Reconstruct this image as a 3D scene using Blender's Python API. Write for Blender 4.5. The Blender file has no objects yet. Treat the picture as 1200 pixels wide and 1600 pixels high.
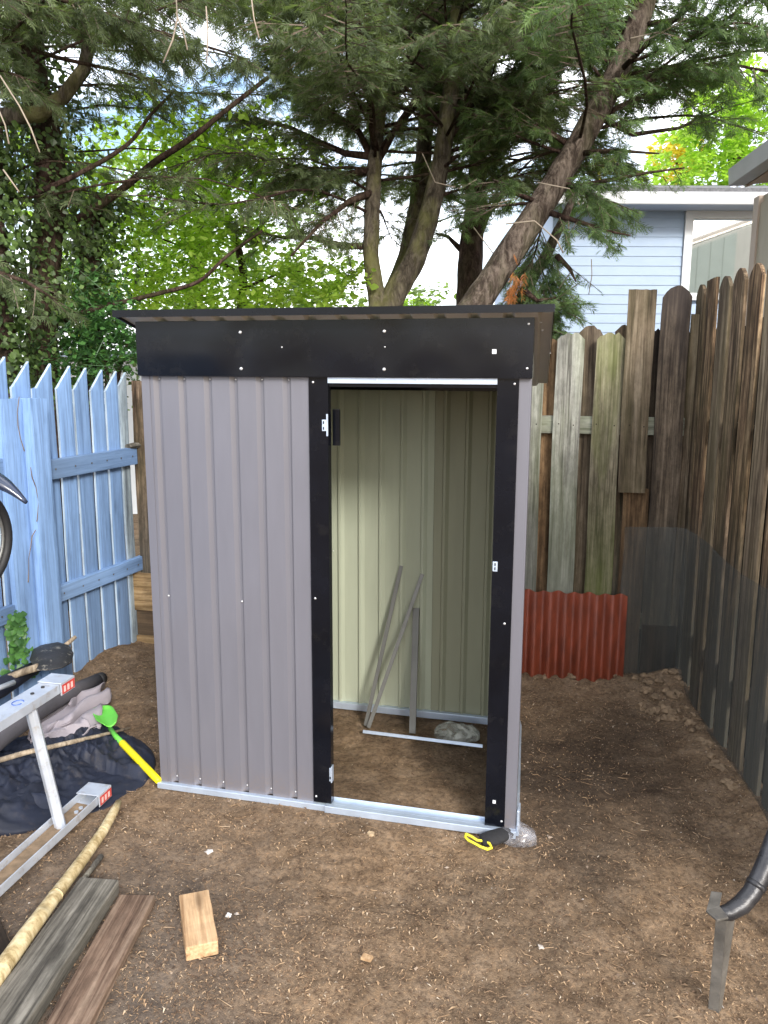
import bpy, bmesh, math, random
import numpy as np
from mathutils import Vector, Matrix, noise as mnoise
rnd = random.Random(7)
rng = np.random.default_rng(11)
S = bpy.context.scene
COL = S.collection
PI = math.pi

# ------------------------------------------------------------------ camera
F, YAW, PITCH, ROLL = 1251.6, -0.2389, 0.1773, 0.0042
CAM = np.array([1.5844, -2.712, 1.6734])
_cy, _sy, _cp, _sp = math.cos(YAW), math.sin(YAW), math.cos(PITCH), math.sin(PITCH)
FW = np.array([_sy*_cp, _cy*_cp, -_sp]); _r0 = np.array([_cy, -_sy, 0.]); _u0 = np.cross(_r0, FW)
RT = _r0*math.cos(ROLL)+_u0*math.sin(ROLL); UP = -_r0*math.sin(ROLL)+_u0*math.cos(ROLL)
cd = bpy.data.cameras.new('camera'); cam = bpy.data.objects.new('camera', cd); COL.objects.link(cam)
cd.sensor_fit = 'VERTICAL'; cd.sensor_height = 24; cd.lens = F/1600*24; cd.clip_start = .05; cd.clip_end = 2000
cam.matrix_world = Matrix([[RT[0], UP[0], -FW[0], CAM[0]], [RT[1], UP[1], -FW[1], CAM[1]], [RT[2], UP[2], -FW[2], CAM[2]], [0, 0, 0, 1]])
S.camera = cam

# ------------------------------------------------------------------ world, sun, exposure
SUN_EL, SUN_AZ = 27, 146      # azimuth of the light, degrees clockwise from +y
w = bpy.data.worlds.new('World'); S.world = w; w.use_nodes = True
wn = w.node_tree.nodes; wl = w.node_tree.links
sky = wn.new('ShaderNodeTexSky'); sky.sky_type = 'NISHITA'; sky.sun_disc = False
sky.sun_elevation = math.radians(SUN_EL); sky.sun_rotation = math.radians(SUN_AZ); sky.dust_density = 2.5
tc = wn.new('ShaderNodeTexCoord'); mp = wn.new('ShaderNodeMapping'); mp.inputs['Scale'].default_value = (1.5, 1.5, 3.2)
nz = wn.new('ShaderNodeTexNoise'); nz.inputs['Scale'].default_value = 1.7; nz.inputs['Detail'].default_value = 7; nz.inputs['Roughness'].default_value = .6
cr = wn.new('ShaderNodeValToRGB'); cr.color_ramp.elements[0].position = .40; cr.color_ramp.elements[1].position = .60
mx = wn.new('ShaderNodeMix'); mx.data_type = 'RGBA'; mx.inputs[7].default_value = (13.0, 13.2, 13.8, 1)
wl.new(tc.outputs['Generated'], mp.inputs['Vector']); wl.new(mp.outputs[0], nz.inputs['Vector']); wl.new(nz.outputs['Fac'], cr.inputs[0])
wl.new(cr.outputs[0], mx.inputs[0]); wl.new(sky.outputs[0], mx.inputs[6]); wl.new(mx.outputs[2], wn['Background'].inputs['Color'])
wn['Background'].inputs['Strength'].default_value = .15
sd = bpy.data.lights.new('sun', 'SUN'); sd.energy = 1.9; sd.angle = math.radians(12); sd.color = (1, .96, .9)
so = bpy.data.objects.new('sun', sd); COL.objects.link(so)
_a, _e = math.radians(SUN_AZ), math.radians(SUN_EL)
so.rotation_euler = Vector((math.sin(_a)*math.cos(_e), math.cos(_a)*math.cos(_e), math.sin(_e))).to_track_quat('Z', 'Y').to_euler()
S.view_settings.view_transform = 'Standard'; S.view_settings.look = 'None'; S.view_settings.gamma = 1
S.view_settings.exposure = 0.92

# ------------------------------------------------------------------ geometry of the view, used to survey where things stand
def ray(x, y):
    d = FW*F+RT*(x-600)-UP*(y-800); return d/(d@FW)
def G(x, y, z=0.):                       # surveyed point at height z
    d = ray(x, y); return CAM+d*((z-CAM[2])/d[2])
def PL(x, y, p0, n):
    d = ray(x, y); n = np.array(n, float); return CAM+d*(((np.array(p0, float)-CAM)@n)/(d@n))
def DP(x, y, t): return CAM+ray(x, y)*t
def project(P):
    d = P-CAM; z = d@FW; return 600+F*(d@RT)/z, 800-F*(d@UP)/z, z

# ------------------------------------------------------------------ node helpers
def newmat(name):
    m = bpy.data.materials.new(name); m.use_nodes = True
    nt = m.node_tree; return m, nt, nt.nodes['Principled BSDF']
def nn(nt, typ, ins=None, **props):
    n = nt.nodes.new(typ)
    for k, v in props.items(): setattr(n, k, v)
    for k, v in (ins or {}).items():
        if hasattr(v, 'is_linked') or isinstance(v, bpy.types.NodeSocket): nt.links.new(v, n.inputs[k])
        else: n.inputs[k].default_value = v
    return n
def c4(c): return (c[0], c[1], c[2], 1)
def ramp(nt, fac, stops):
    n = nt.nodes.new('ShaderNodeValToRGB'); e = n.color_ramp.elements
    while len(e) < len(stops): e.new(.5)
    for i, (p, c) in enumerate(stops):
        e[i].position = p; e[i].color = c4(c) if not isinstance(c, (int, float)) else (c, c, c, 1)
    nt.links.new(fac, n.inputs[0]); return n.outputs[0]
def mixc(nt, fac, a, b, blend='MIX'):
    n = nt.nodes.new('ShaderNodeMix'); n.data_type = 'RGBA'; n.blend_type = blend
    for i, v in ((0, fac), (6, a), (7, b)):
        if isinstance(v, bpy.types.NodeSocket): nt.links.new(v, n.inputs[i])
        elif i == 0: n.inputs[0].default_value = v
        else: n.inputs[i].default_value = c4(v)
    return n.outputs[2]
def mth(nt, op, a, b=0., c=0.):
    n = nt.nodes.new('ShaderNodeMath'); n.operation = op
    for i, v in enumerate((a, b, c)):
        if isinstance(v, bpy.types.NodeSocket): nt.links.new(v, n.inputs[i])
        else: n.inputs[i].default_value = v
    return n.outputs[0]
def coords(nt, scale=(1, 1, 1), shift=True, rot=(0, 0, 0)):
    t = nn(nt, 'ShaderNodeTexCoord'); v = t.outputs['Object']
    if shift:
        oi = nn(nt, 'ShaderNodeObjectInfo'); s = mth(nt, 'MULTIPLY', oi.outputs['Random'], 37.)
        va = nn(nt, 'ShaderNodeVectorMath', operation='ADD'); nt.links.new(v, va.inputs[0]); nt.links.new(s, va.inputs[1]); v = va.outputs[0]
    return nn(nt, 'ShaderNodeMapping', {'Vector': v, 'Scale': scale, 'Rotation': rot}).outputs[0]
def noise(nt, vec, scale, detail=4, rough=.55, dist=0.):
    return nn(nt, 'ShaderNodeTexNoise', {'Vector': vec, 'Scale': scale, 'Detail': detail, 'Roughness': rough, 'Distortion': dist}).outputs['Fac']
def bump(nt, b, h, strength=.3, dist=.01):
    n = nn(nt, 'ShaderNodeBump', {'Height': h, 'Strength': strength, 'Distance': dist}); nt.links.new(n.outputs[0], b.inputs['Normal'])

def paint(name, c, rough=.5, metal=0., var=.12, scale=6., dirt=None, dirtamt=.5, bmp=.05, spec=.5, stretch=(1, 1, 1), rvar=.25):
    m, nt, b = newmat(name); v = coords(nt, stretch)
    f = noise(nt, v, scale, 6)
    lo = tuple(x*(1-var) for x in c); hi = tuple(min(1, x*(1+var)) for x in c)
    col = ramp(nt, f, [(.3, lo), (.7, hi)])
    if dirt:
        d = ramp(nt, noise(nt, v, scale*2.3, 8, .7), [(.55, 0.), (.72, 1.)])
        col = mixc(nt, mth(nt, 'MULTIPLY', d, dirtamt), col, dirt)
    nt.links.new(col, b.inputs['Base Color'])
    r = mth(nt, 'MULTIPLY_ADD', noise(nt, v, scale*3, 5), rvar, rough-rvar*.48); nt.links.new(r, b.inputs['Roughness'])
    b.inputs['Metallic'].default_value = metal; b.inputs['Specular IOR Level'].default_value = spec
    if bmp: bump(nt, b, noise(nt, v, scale*8, 6, .6), bmp, .004)
    return m

def wood(name, dark, mid, light, moss=None, mossamt=0., stain=.5, scale=1., bmp=.5, rough=.85, grime=None, grime_lo=.0, grime_hi=.6, tipdark=None):
    m, nt, b = newmat(name)
    v = coords(nt, (38*scale, 38*scale, 1.6*scale)); vf = coords(nt, (140*scale, 140*scale, 5*scale)); vs = coords(nt, (5, 5, 2.2))
    g1 = noise(nt, v, 1., 6, .6, .6); g2 = noise(nt, vf, 1., 4, .6)
    g = mth(nt, 'ADD', mth(nt, 'MULTIPLY', g1, .65), mth(nt, 'MULTIPLY', g2, .35))
    col = ramp(nt, g, [(.39, tuple(x*.8 for x in dark)), (.5, mid), (.61, tuple(x*1.1 for x in light))])
    st = ramp(nt, noise(nt, vs, 1., 5, .65), [(.35, 1.-stain), (.62, 1.)])
    col = mixc(nt, 1., col, st, 'MULTIPLY')
    # knots
    vk = coords(nt, (9, 9, 2.3)); vo = nn(nt, 'ShaderNodeTexVoronoi', {'Vector': vk, 'Scale': 1.})
    kn = ramp(nt, vo.outputs['Distance'], [(.06, 1.), (.16, 0.)])
    col = mixc(nt, mth(nt, 'MULTIPLY', kn, .7), col, tuple(x*.35 for x in dark))
    mo = ramp(nt, noise(nt, coords(nt, (34, 34, 14)), 1., 6, .75), [(.40, .45), (.56, 1.)]); col = mixc(nt, .75*min(1, stain*1.6), col, mo, 'MULTIPLY')
    oi = nn(nt, 'ShaderNodeObjectInfo')
    if moss:
        mk = ramp(nt, noise(nt, coords(nt, (7, 7, 1.1)), 1., 6, .6), [(.42, 0.), (.62, 1.)])
        col = mixc(nt, mth(nt, 'MULTIPLY', mk, mossamt), col, moss)
    tco = nn(nt, 'ShaderNodeTexCoord'); sep = nn(nt, 'ShaderNodeSeparateXYZ', {'Vector': tco.outputs['Object']})
    if grime:      # splash and rot rising from the foot of the board
        zz = mth(nt, 'ADD', sep.outputs['Z'], mth(nt, 'MULTIPLY', noise(nt, coords(nt, (9, 9, 3)), 1., 5), .5))
        gm = nn(nt, 'ShaderNodeMapRange', {'Value': zz, 'From Min': grime_lo, 'From Max': grime_hi, 'To Min': 1., 'To Max': 0.}).outputs[0]
        col = mixc(nt, mth(nt, 'MULTIPLY', gm, .75), col, grime)
    if tipdark:
        zz = mth(nt, 'ADD', sep.outputs['Z'], mth(nt, 'MULTIPLY', noise(nt, coords(nt, (12, 12, 3)), 1., 5), .35))
        gm = nn(nt, 'ShaderNodeMapRange', {'Value': zz, 'From Min': 1.75, 'From Max': 2.25, 'To Min': 0., 'To Max': 1.}).outputs[0]
        col = mixc(nt, mth(nt, 'MULTIPLY', gm, .8), col, tipdark)
    br = mth(nt, 'MULTIPLY_ADD', oi.outputs['Random'], .5, .75)
    hs = nn(nt, 'ShaderNodeHueSaturation', {'Value': br, 'Color': col})
    nt.links.new(hs.outputs[0], b.inputs['Base Color']); b.inputs['Roughness'].default_value = rough; b.inputs['Specular IOR Level'].default_value = .25
    bump(nt, b, mth(nt, 'SUBTRACT', g, mth(nt, 'MULTIPLY', kn, .3)), bmp, .006)
    return m

def leafmat(name, c1, c2, trans=.35, rough=.55):
    m, nt, b = newmat(name)
    at = nn(nt, 'ShaderNodeAttribute', attribute_name='rnd')
    col = ramp(nt, at.outputs['Fac'], [(0., c1), (.9, c2), (1., tuple(x*1.35 for x in c2))])
    nt.links.new(col, b.inputs['Base Color']); b.inputs['Roughness'].default_value = rough; b.inputs['Specular IOR Level'].default_value = .35
    tr = nn(nt, 'ShaderNodeBsdfTranslucent'); tcol = mixc(nt, 1., col, (1.3, 1.45, .6), 'MULTIPLY'); nt.links.new(tcol, tr.inputs['Color'])
    ms = nn(nt, 'ShaderNodeMixShader', {0: trans}); nt.links.new(b.outputs[0], ms.inputs[1]); nt.links.new(tr.outputs[0], ms.inputs[2])
    nt.links.new(ms.outputs[0], nt.nodes['Material Output'].inputs['Surface'])
    return m

# ------------------------------------------------------------------ object helpers
def tag(o, label=None, cat=None, group=None, kind=None):
    for k, v in (('label', label), ('category', cat), ('group', group), ('kind', kind)):
        if v: o[k] = v
    return o
def thing(name, base, label, cat, group=None):
    o = bpy.data.objects.new(name, None); COL.objects.link(o); o.location = Vector(base); o.empty_display_size = .1
    return tag(o, label, cat, group)
class MB:
    """collects world-space geometry for one object"""
    def __init__(s): s.v = []; s.f = []; s.mi = []
    def add(s, vs, fs, mi=0):
        k = len(s.v); s.v += [tuple(map(float, v)) for v in vs]; s.f += [tuple(i+k for i in f) for f in fs]; s.mi += [mi]*len(fs); return s
    def box(s, a, b, mi=0):
        x0, y0, z0 = a; x1, y1, z1 = b
        return s.add([(x0, y0, z0), (x1, y0, z0), (x1, y1, z0), (x0, y1, z0), (x0, y0, z1), (x1, y0, z1), (x1, y1, z1), (x0, y1, z1)],
                     [(0, 3, 2, 1), (4, 5, 6, 7), (0, 1, 5, 4), (1, 2, 6, 5), (2, 3, 7, 6), (3, 0, 4, 7)], mi)
    def hexa(s, p, mi=0):      # 8 points, bottom ring then top ring
        return s.add(p, [(0, 3, 2, 1), (4, 5, 6, 7), (0, 1, 5, 4), (1, 2, 6, 5), (2, 3, 7, 6), (3, 0, 4, 7)], mi)
    def prism(s, ring, vec, mi=0):
        n = len(ring); vec = np.array(vec, float); r = [np.array(p, float) for p in ring]
        return s.add(r+[p+vec for p in r], [tuple(range(n))[::-1], tuple(range(n, 2*n))]+[(i, (i+1) % n, n+(i+1) % n, n+i) for i in range(n)], mi)
    def tube(s, pts, rad, seg=8, cap=True, mi=0, jit=0., sx=1., upv=None):
        pts = [np.array(p, float) for p in pts]; n = len(pts)
        if not hasattr(rad, '__len__'): rad = [rad]*n
        vs = []; t0 = pts[1]-pts[0]; ref = np.array([0, 0, 1.]) if upv is None else np.array(upv, float)
        if abs(t0@ref)/np.linalg.norm(t0) > .95: ref = np.array([1., 0, 0])
        for i in range(n):
            t = pts[min(i+1, n-1)]-pts[max(i-1, 0)]; t = t/np.linalg.norm(t)
            a = np.cross(t, ref); a /= np.linalg.norm(a); b = np.cross(a, t)
            if upv is None: ref = b if abs(t@b) < .9 else ref
            for k in range(seg):
                q = 2*PI*k/seg; rr = rad[i]*(1+jit*(rnd.random()-.5))
                vs.append(pts[i]+a*math.cos(q)*rr*sx+b*math.sin(q)*rr)
        fs = [(i*seg+k, i*seg+(k+1) % seg, (i+1)*seg+(k+1) % seg, (i+1)*seg+k) for i in range(n-1) for k in range(seg)]
        if cap: fs += [tuple(range(seg))[::-1], tuple(range((n-1)*seg, n*seg))]
        return s.add(vs, fs, mi)
    def build(s, name, mats, parent=None, origin=None, smooth=False, bevel=0., col=True):
        if origin is None: origin = parent.location if parent is not None else (np.mean([v[0] for v in s.v]), np.mean([v[1] for v in s.v]), min(v[2] for v in s.v))
        og = Vector(tuple(map(float, origin)))
        me = bpy.data.meshes.new(name); me.from_pydata([(v[0]-og.x, v[1]-og.y, v[2]-og.z) for v in s.v], [], s.f)
        if not isinstance(mats, (list, tuple)): mats = [mats]
        for m in mats: me.materials.append(m)
        me.polygons.foreach_set('material_index', s.mi)
        if smooth: me.polygons.foreach_set('use_smooth', [True]*len(s.f))
        me.update()
        bm = bmesh.new(); bm.from_mesh(me); bmesh.ops.recalc_face_normals(bm, faces=bm.faces); bm.to_mesh(me); bm.free()
        o = bpy.data.objects.new(name, me); COL.objects.link(o)
        if parent is not None:
            o.parent = parent; wp = Vector(parent.get('wp', parent.location)) if False else world_loc(parent)
            o.location = og-wp
        else: o.location = og
        if bevel:
            md = o.modifiers.new('bevel', 'BEVEL'); md.width = bevel; md.segments = 2; md.limit_method = 'ANGLE'
        return o
def world_loc(o):
    v = Vector(o.location); p = o.parent
    while p is not None: v += Vector(p.location); p = p.parent
    return v
def part_copy(o, parent, loc):           # another of the same piece, sharing its mesh
    c = o.copy(); COL.objects.link(c); c.parent = parent; c.location = Vector(loc)-world_loc(parent); return c

def board(name, base, xdir, W, H, T, mat, parent=None, top='flat', lean=0., seed=None, nseg=8, tilt=0., edge=None):
    """upright board: local z up its length, local x across; dog-ear, round, saw or flat top; worn uneven edges. Own origin at its foot."""
    r = random.Random(seed if seed is not None else rnd.random())
    xs = [-W/2, -W/2+.004, W/2-.004, W/2]
    def topz(x):
        u = (x+W/2)/W
        if top == 'dog': return H-max(0, .035-min(u, 1-u)*W*1.0)*1.0-(.012 if r.random() < .3 else 0)
        if top == 'round': return H-.05*(2*u-1)**2*1.1-r.random()*.004
        if top == 'saw': return H-(1-u)*W*1.05
        return H-.004*r.random()-u*.004
    cols = 8; vs = []; fs = []
    def ring(z):
        wob = .003*math.sin(z*5+r.random()*.6); wl = W*(1+.015*math.sin(z*7+W*40))
        pts = []
        for k in range(cols+1):
            u = k/cols; x = -wl/2+wl*u; ins = .003 if k in (0, cols) else 0
            pts.append((x+wob, -T/2+ins, z if z < H-.1 else None))
        return pts
    zs = [H*(i/nseg)*.93 for i in range(nseg+1)]
    nf = (cols+1)
    def wob(z): return .003*math.sin(z*5.3+W*31+H*17)
    for z in zs:
        for side in (-1, 1):
            for k in range(nf):
                x = -W/2+W*k/cols; ins = .003 if k in (0, cols) else 0
                vs.append((x+wob(z), side*(T/2-ins), z))
    tz = [topz(-W/2+W*k/cols) for k in range(nf)]
    for side in (-1, 1):
        for k in range(nf):
            x = -W/2+W*k/cols; vs.append((x+wob(H), side*(T/2-.002), tz[k]))
    nr = len(zs)+1; st = 2*nf
    for i in range(nr-1):
        for k in range(cols):
            a = i*st+k; fs.append((a, a+1, a+1+st, a+st)); a = i*st+nf+k; fs.append((a+1, a, a+st, a+1+st))
        a = i*st; fs.append((a+nf, a, a+st, a+nf+st)); a = i*st+cols; fs.append((a, a+nf, a+nf+st, a+st))
    for k in range(cols):
        a = (nr-1)*st+k; fs.append((a, a+1, a+1+nf, a+nf)); a = k; fs.append((a+1, a, a+nf, a+1+nf))
    me = bpy.data.meshes.new(name); me.from_pydata(vs, [], fs); me.materials.append(mat)
    if edge:
        me.materials.append(edge); per = 2*cols+2
        for i_, p_ in enumerate(me.polygons):
            if i_ >= (nr-1)*per or i_ % per >= 2*cols: p_.material_index = 1
    me.update()
    o = bpy.data.objects.new(name, me); COL.objects.link(o)
    xd = Vector((xdir[0], xdir[1], 0)).normalized(); zd = Vector((0, 0, 1)); yd = zd.cross(xd)
    rot = Matrix((xd, yd, zd)).transposed() @ Matrix.Rotation(lean, 3, 'Y') @ Matrix.Rotation(tilt, 3, 'X')
    b = Vector(tuple(map(float, base)))
    if parent is not None: o.parent = parent; b = b-world_loc(parent)
    o.location = b; o.rotation_euler = rot.to_euler()
    return o
def plank(name, p0, p1, W, T, mat, parent=None, nrm=(0, 0, 1), endjit=.0, bevel=.002, bow=0., worn=.0):
    """long piece between two points, local z along it, thickness along nrm"""
    p0 = Vector(tuple(map(float, p0))); p1 = Vector(tuple(map(float, p1))); z = (p1-p0); L = z.length; z.normalize()
    y = Vector(nrm); y = (y-z*y.dot(z)).normalized(); x = y.cross(z)
    m = MB(); n = 9; vs = []
    for i in range(n):
        s = L*i/(n-1); e = endjit*(rnd.random()-.5) if i in (0, n-1) else 0
        for (a, b) in ((-1, -1), (1, -1), (1, 1), (-1, 1)):
            vs.append((a*W/2+worn*(rnd.random()-.5), b*T/2+bow*math.sin(PI*s/L)+worn*.5*(rnd.random()-.5), s+e*a))
    fs = [(i*4+k, i*4+(k+1) % 4, i*4+4+(k+1) % 4, i*4+4+k) for i in range(n-1) for k in range(4)]+[(3, 2, 1, 0), (n*4-4, n*4-3, n*4-2, n*4-1)]
    m.add(vs, fs); o = m.build(name, mat, None, origin=(0, 0, 0), bevel=bevel)
    o.rotation_euler = Matrix((x, y, z)).transposed().to_euler()
    if parent is not None: o.parent = parent; o.location = p0-world_loc(parent)
    else: o.location = p0
    return o

# ------------------------------------------------------------------ materials
M_panel = paint('grey_mauve_coated_steel', (.134, .134, .157), .30, 0, .05, 3, bmp=.012, spec=.75, rvar=.05, stretch=(6, 6, 1))
def splash(m, hgt=.22):
    nt = m.node_tree; b = nt.nodes['Principled BSDF']; src = b.inputs['Base Color'].links[0].from_socket
    t = nn(nt, 'ShaderNodeTexCoord').outputs['Object']; sep = nn(nt, 'ShaderNodeSeparateXYZ', {'Vector': t})
    f = nn(nt, 'ShaderNodeMapRange', {'Value': mth(nt, 'ADD', sep.outputs['Z'], mth(nt, 'MULTIPLY', noise(nt, t, 14., 6), .16)), 'From Min': .06, 'From Max': hgt, 'To Min': .55, 'To Max': 0.}).outputs[0]
    sp = ramp(nt, noise(nt, t, 90., 4, .7), [(.45, .25), (.62, 1.)]); col = mixc(nt, mth(nt, 'MULTIPLY', f, sp), src, (.20, .15, .11)); nt.links.new(col, b.inputs['Base Color'])
splash(M_panel)
M_inner = paint('cream_green_backing_paint', (.37, .40, .305), .55, 0, .05, 3, bmp=.05, stretch=(6, 6, 1))
M_inner_shade = paint('shaded_cream_backing_paint', (.26, .265, .185), .55, 0, .05, 3, bmp=.05, stretch=(6, 6, 1))  # shade on the right rear sheet put into a darker backing colour
M_black = paint('black_coated_steel', (.0042, .005, .008), .15, 0, .3, 5, dirt=(.035, .033, .03), dirtamt=.18, bmp=.0, spec=.24, rvar=.06)
M_roofun = paint('roof_underside_paint', (.58, .55, .48), .5, 0, .06, 4, bmp=.03)
M_galv = paint('galvanised_steel', (.52, .61, .74), .42, .55, .1, 9, dirt=(.35, .3, .25), dirtamt=.25, bmp=.05)
M_screw = paint('zinc_screw', (.75, .75, .75), .3, .7, .05, 20, bmp=0)
M_rail = paint('dull_grey_steel', (.15, .15, .14), .45, .5, .1, 9, bmp=.04)
M_blue = wood('blue_painted_wood', (.165, .27, .465), (.185, .30, .51), (.205, .325, .54), stain=.1, bmp=.10, rough=.6, grime=(.17, .25, .38), grime_lo=.05, grime_hi=.9)
M_blue_lit_cut = wood('pale_blue_lit_edge_cut', (.28, .36, .44), (.35, .44, .53), (.42, .51, .59), stain=.2, bmp=.2)  # saw-cut tops, and picket sides with sky light put into the colour
M_bluefade = wood('peeling_pale_blue_wood', (.27, .33, .38), (.38, .46, .52), (.45, .53, .56), stain=.3, bmp=.3)
M_grey = wood('weathered_grey_fence_wood', (.13, .125, .105), (.26, .255, .22), (.36, .36, .315), moss=(.17, .20, .10), mossamt=.35, stain=.4, grime=(.17, .185, .17), grime_lo=.2, grime_hi=1.3)
M_green = wood('algae_green_fence_wood', (.11, .095, .06), (.22, .19, .13), (.32, .29, .20), moss=(.11, .13, .035), mossamt=.65, stain=.4, grime=(.10, .13, .03), grime_lo=.2, grime_hi=1.4)
M_tan = wood('grey_brown_fence_wood', (.075, .054, .036), (.175, .132, .09), (.28, .225, .16), stain=.4, moss=(.15, .13, .06), mossamt=.3)
M_orange = wood('fresh_orange_brown_wood', (.10, .058, .028), (.19, .115, .058), (.28, .18, .095), stain=.5, grime=(.09, .07, .05), grime_lo=.1, grime_hi=1.1)
M_dark = wood('dark_weathered_wood', (.045, .034, .025), (.10, .075, .052), (.18, .14, .10), stain=.5, grime=(.10, .10, .08), grime_lo=.2, grime_hi=1.2, tipdark=(.035, .028, .026))
M_brown = wood('brown_weathered_fence_wood', (.034, .022, .014), (.13, .086, .054), (.31, .225, .15), stain=.6, moss=(.11, .10, .045), mossamt=.3, grime=(.12, .125, .105), grime_lo=.3, grime_hi=1.3)
M_warm = wood('warm_brown_fence_wood', (.04, .024, .015), (.15, .095, .055), (.33, .235, .14), stain=.6, moss=(.11, .10, .045), mossamt=.2, grime=(.12, .125, .105), grime_lo=.3, grime_hi=1.3)
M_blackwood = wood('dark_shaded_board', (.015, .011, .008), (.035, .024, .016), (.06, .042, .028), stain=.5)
M_pallet = wood('pale_pine_offcut', (.25, .155, .07), (.37, .25, .125), (.46, .33, .18), stain=.35, bmp=.3)
M_block = wood('fresh_sawn_timber', (.29, .17, .085), (.39, .25, .135), (.47, .32, .185), stain=.2, scale=.9, bmp=.25)
M_beam = wood('old_grey_timber', (.10, .09, .075), (.19, .172, .142), (.28, .258, .215), stain=.4, moss=(.16, .15, .10), mossamt=.2, scale=1.1)
M_plank = wood('old_brown_timber', (.085, .05, .032), (.17, .11, .075), (.26, .185, .13), stain=.4, scale=.8)
M_bamboo = wood('pale_pole_wood', (.40, .29, .13), (.55, .43, .23), (.64, .54, .33), stain=.1, scale=.6, bmp=.12, rough=.6)
M_stick = wood('dry_stick', (.22, .17, .12), (.34, .27, .19), (.42, .35, .26), stain=.3, bmp=.2)
M_alu = paint('weathered_aluminium', (.56, .60, .66), .36, .4, .15, 10, dirt=(.34, .28, .22), dirtamt=.8, bmp=.06)
M_red = paint('red_warning_label', (.52, .05, .035), .5, 0, .15, 20, bmp=0)
M_labelw = paint('white_label_print', (.72, .5, .46), .5, 0, .05, 20, bmp=0)
M_rusty = paint('rust_red_iron', (.19, .040, .017), .55, 0, .35, 7, dirt=(.09, .02, .012), dirtamt=.6, bmp=.2, stretch=(3, 3, 1))
M_tarp = paint('navy_black_fabric', (.009, .013, .028), .7, 0, .35, 8, dirt=(.16, .13, .10), dirtamt=.22, bmp=.25)
M_roll = paint('charcoal_fabric', (.085, .08, .09), .92, 0, .2, 8, dirt=(.2, .17, .14), dirtamt=.15, bmp=.2)
M_cloth = paint('dusty_pink_cloth', (.30, .27, .295), .85, 0, .12, 5, dirt=(.3, .24, .2), dirtamt=.3, bmp=.3)
M_lime = paint('lime_green_plastic', (.13, .52, .06), .4, 0, .08, 10, dirt=(.25, .3, .1), dirtamt=.4, bmp=.04)
M_yellow = paint('yellow_plastic', (.80, .68, .01), .4, 0, .06, 12, dirt=(.3, .25, .02), dirtamt=.3, bmp=.03)
M_spade = paint('dirty_black_iron', (.03, .03, .032), .6, .2, .3, 10, dirt=(.5, .46, .38), dirtamt=1., bmp=.3)
M_rubber = paint('black_rubber', (.012, .012, .013), .6, 0, .2, 20, bmp=.1)
M_pipe = paint('worn_black_pipe', (.03, .03, .033), .3, .2, .3, 16, dirt=(.13, .12, .11), dirtamt=.5, bmp=.3)
M_plate = paint('weathered_steel_plate', (.12, .11, .095), .6, .2, .4, 14, dirt=(.06, .058, .06), dirtamt=.8, bmp=.3)
M_glove = paint('black_knit', (.02, .02, .022), .9, 0, .2, 40, bmp=.4)
M_neon = paint('bright_yellow_trim', (.85, .75, .05), .6, 0, .06, 30, bmp=.1)
M_soilmark = paint('pale_stone', (.30, .25, .19), .9, 0, .3, 20, bmp=.4)
M_siding = paint('pale_blue_siding', (.31, .40, .53), .6, 0, .03, 2, bmp=.04)
M_white = paint('white_trim_paint', (.66, .68, .70), .5, 0, .03, 3, bmp=0)
M_soffit = paint('pale_blue_soffit', (.32, .38, .47), .6, 0, .03, 3, bmp=0)
M_tansiding = paint('beige_board_siding', (.50, .46, .38), .7, 0, .06, 3, bmp=.06, stretch=(4, 4, 1))
M_tantrim = paint('pinkish_tan_trim', (.50, .40, .32), .6, 0, .06, 4, bmp=0)
M_gutter = paint('grey_gutter', (.40, .42, .42), .5, .1, .08, 4, bmp=0)
M_shingle = paint('grey_roof_shingle', (.14, .14, .145), .9, 0, .3, 30, bmp=.5)
M_greensiding = paint('grey_green_board_siding', (.40, .42, .35), .7, 0, .05, 3, bmp=.05)
M_bikeblue = paint('blue_bike_enamel', (.05, .13, .45), .25, 0, .1, 10, bmp=0)

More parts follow.
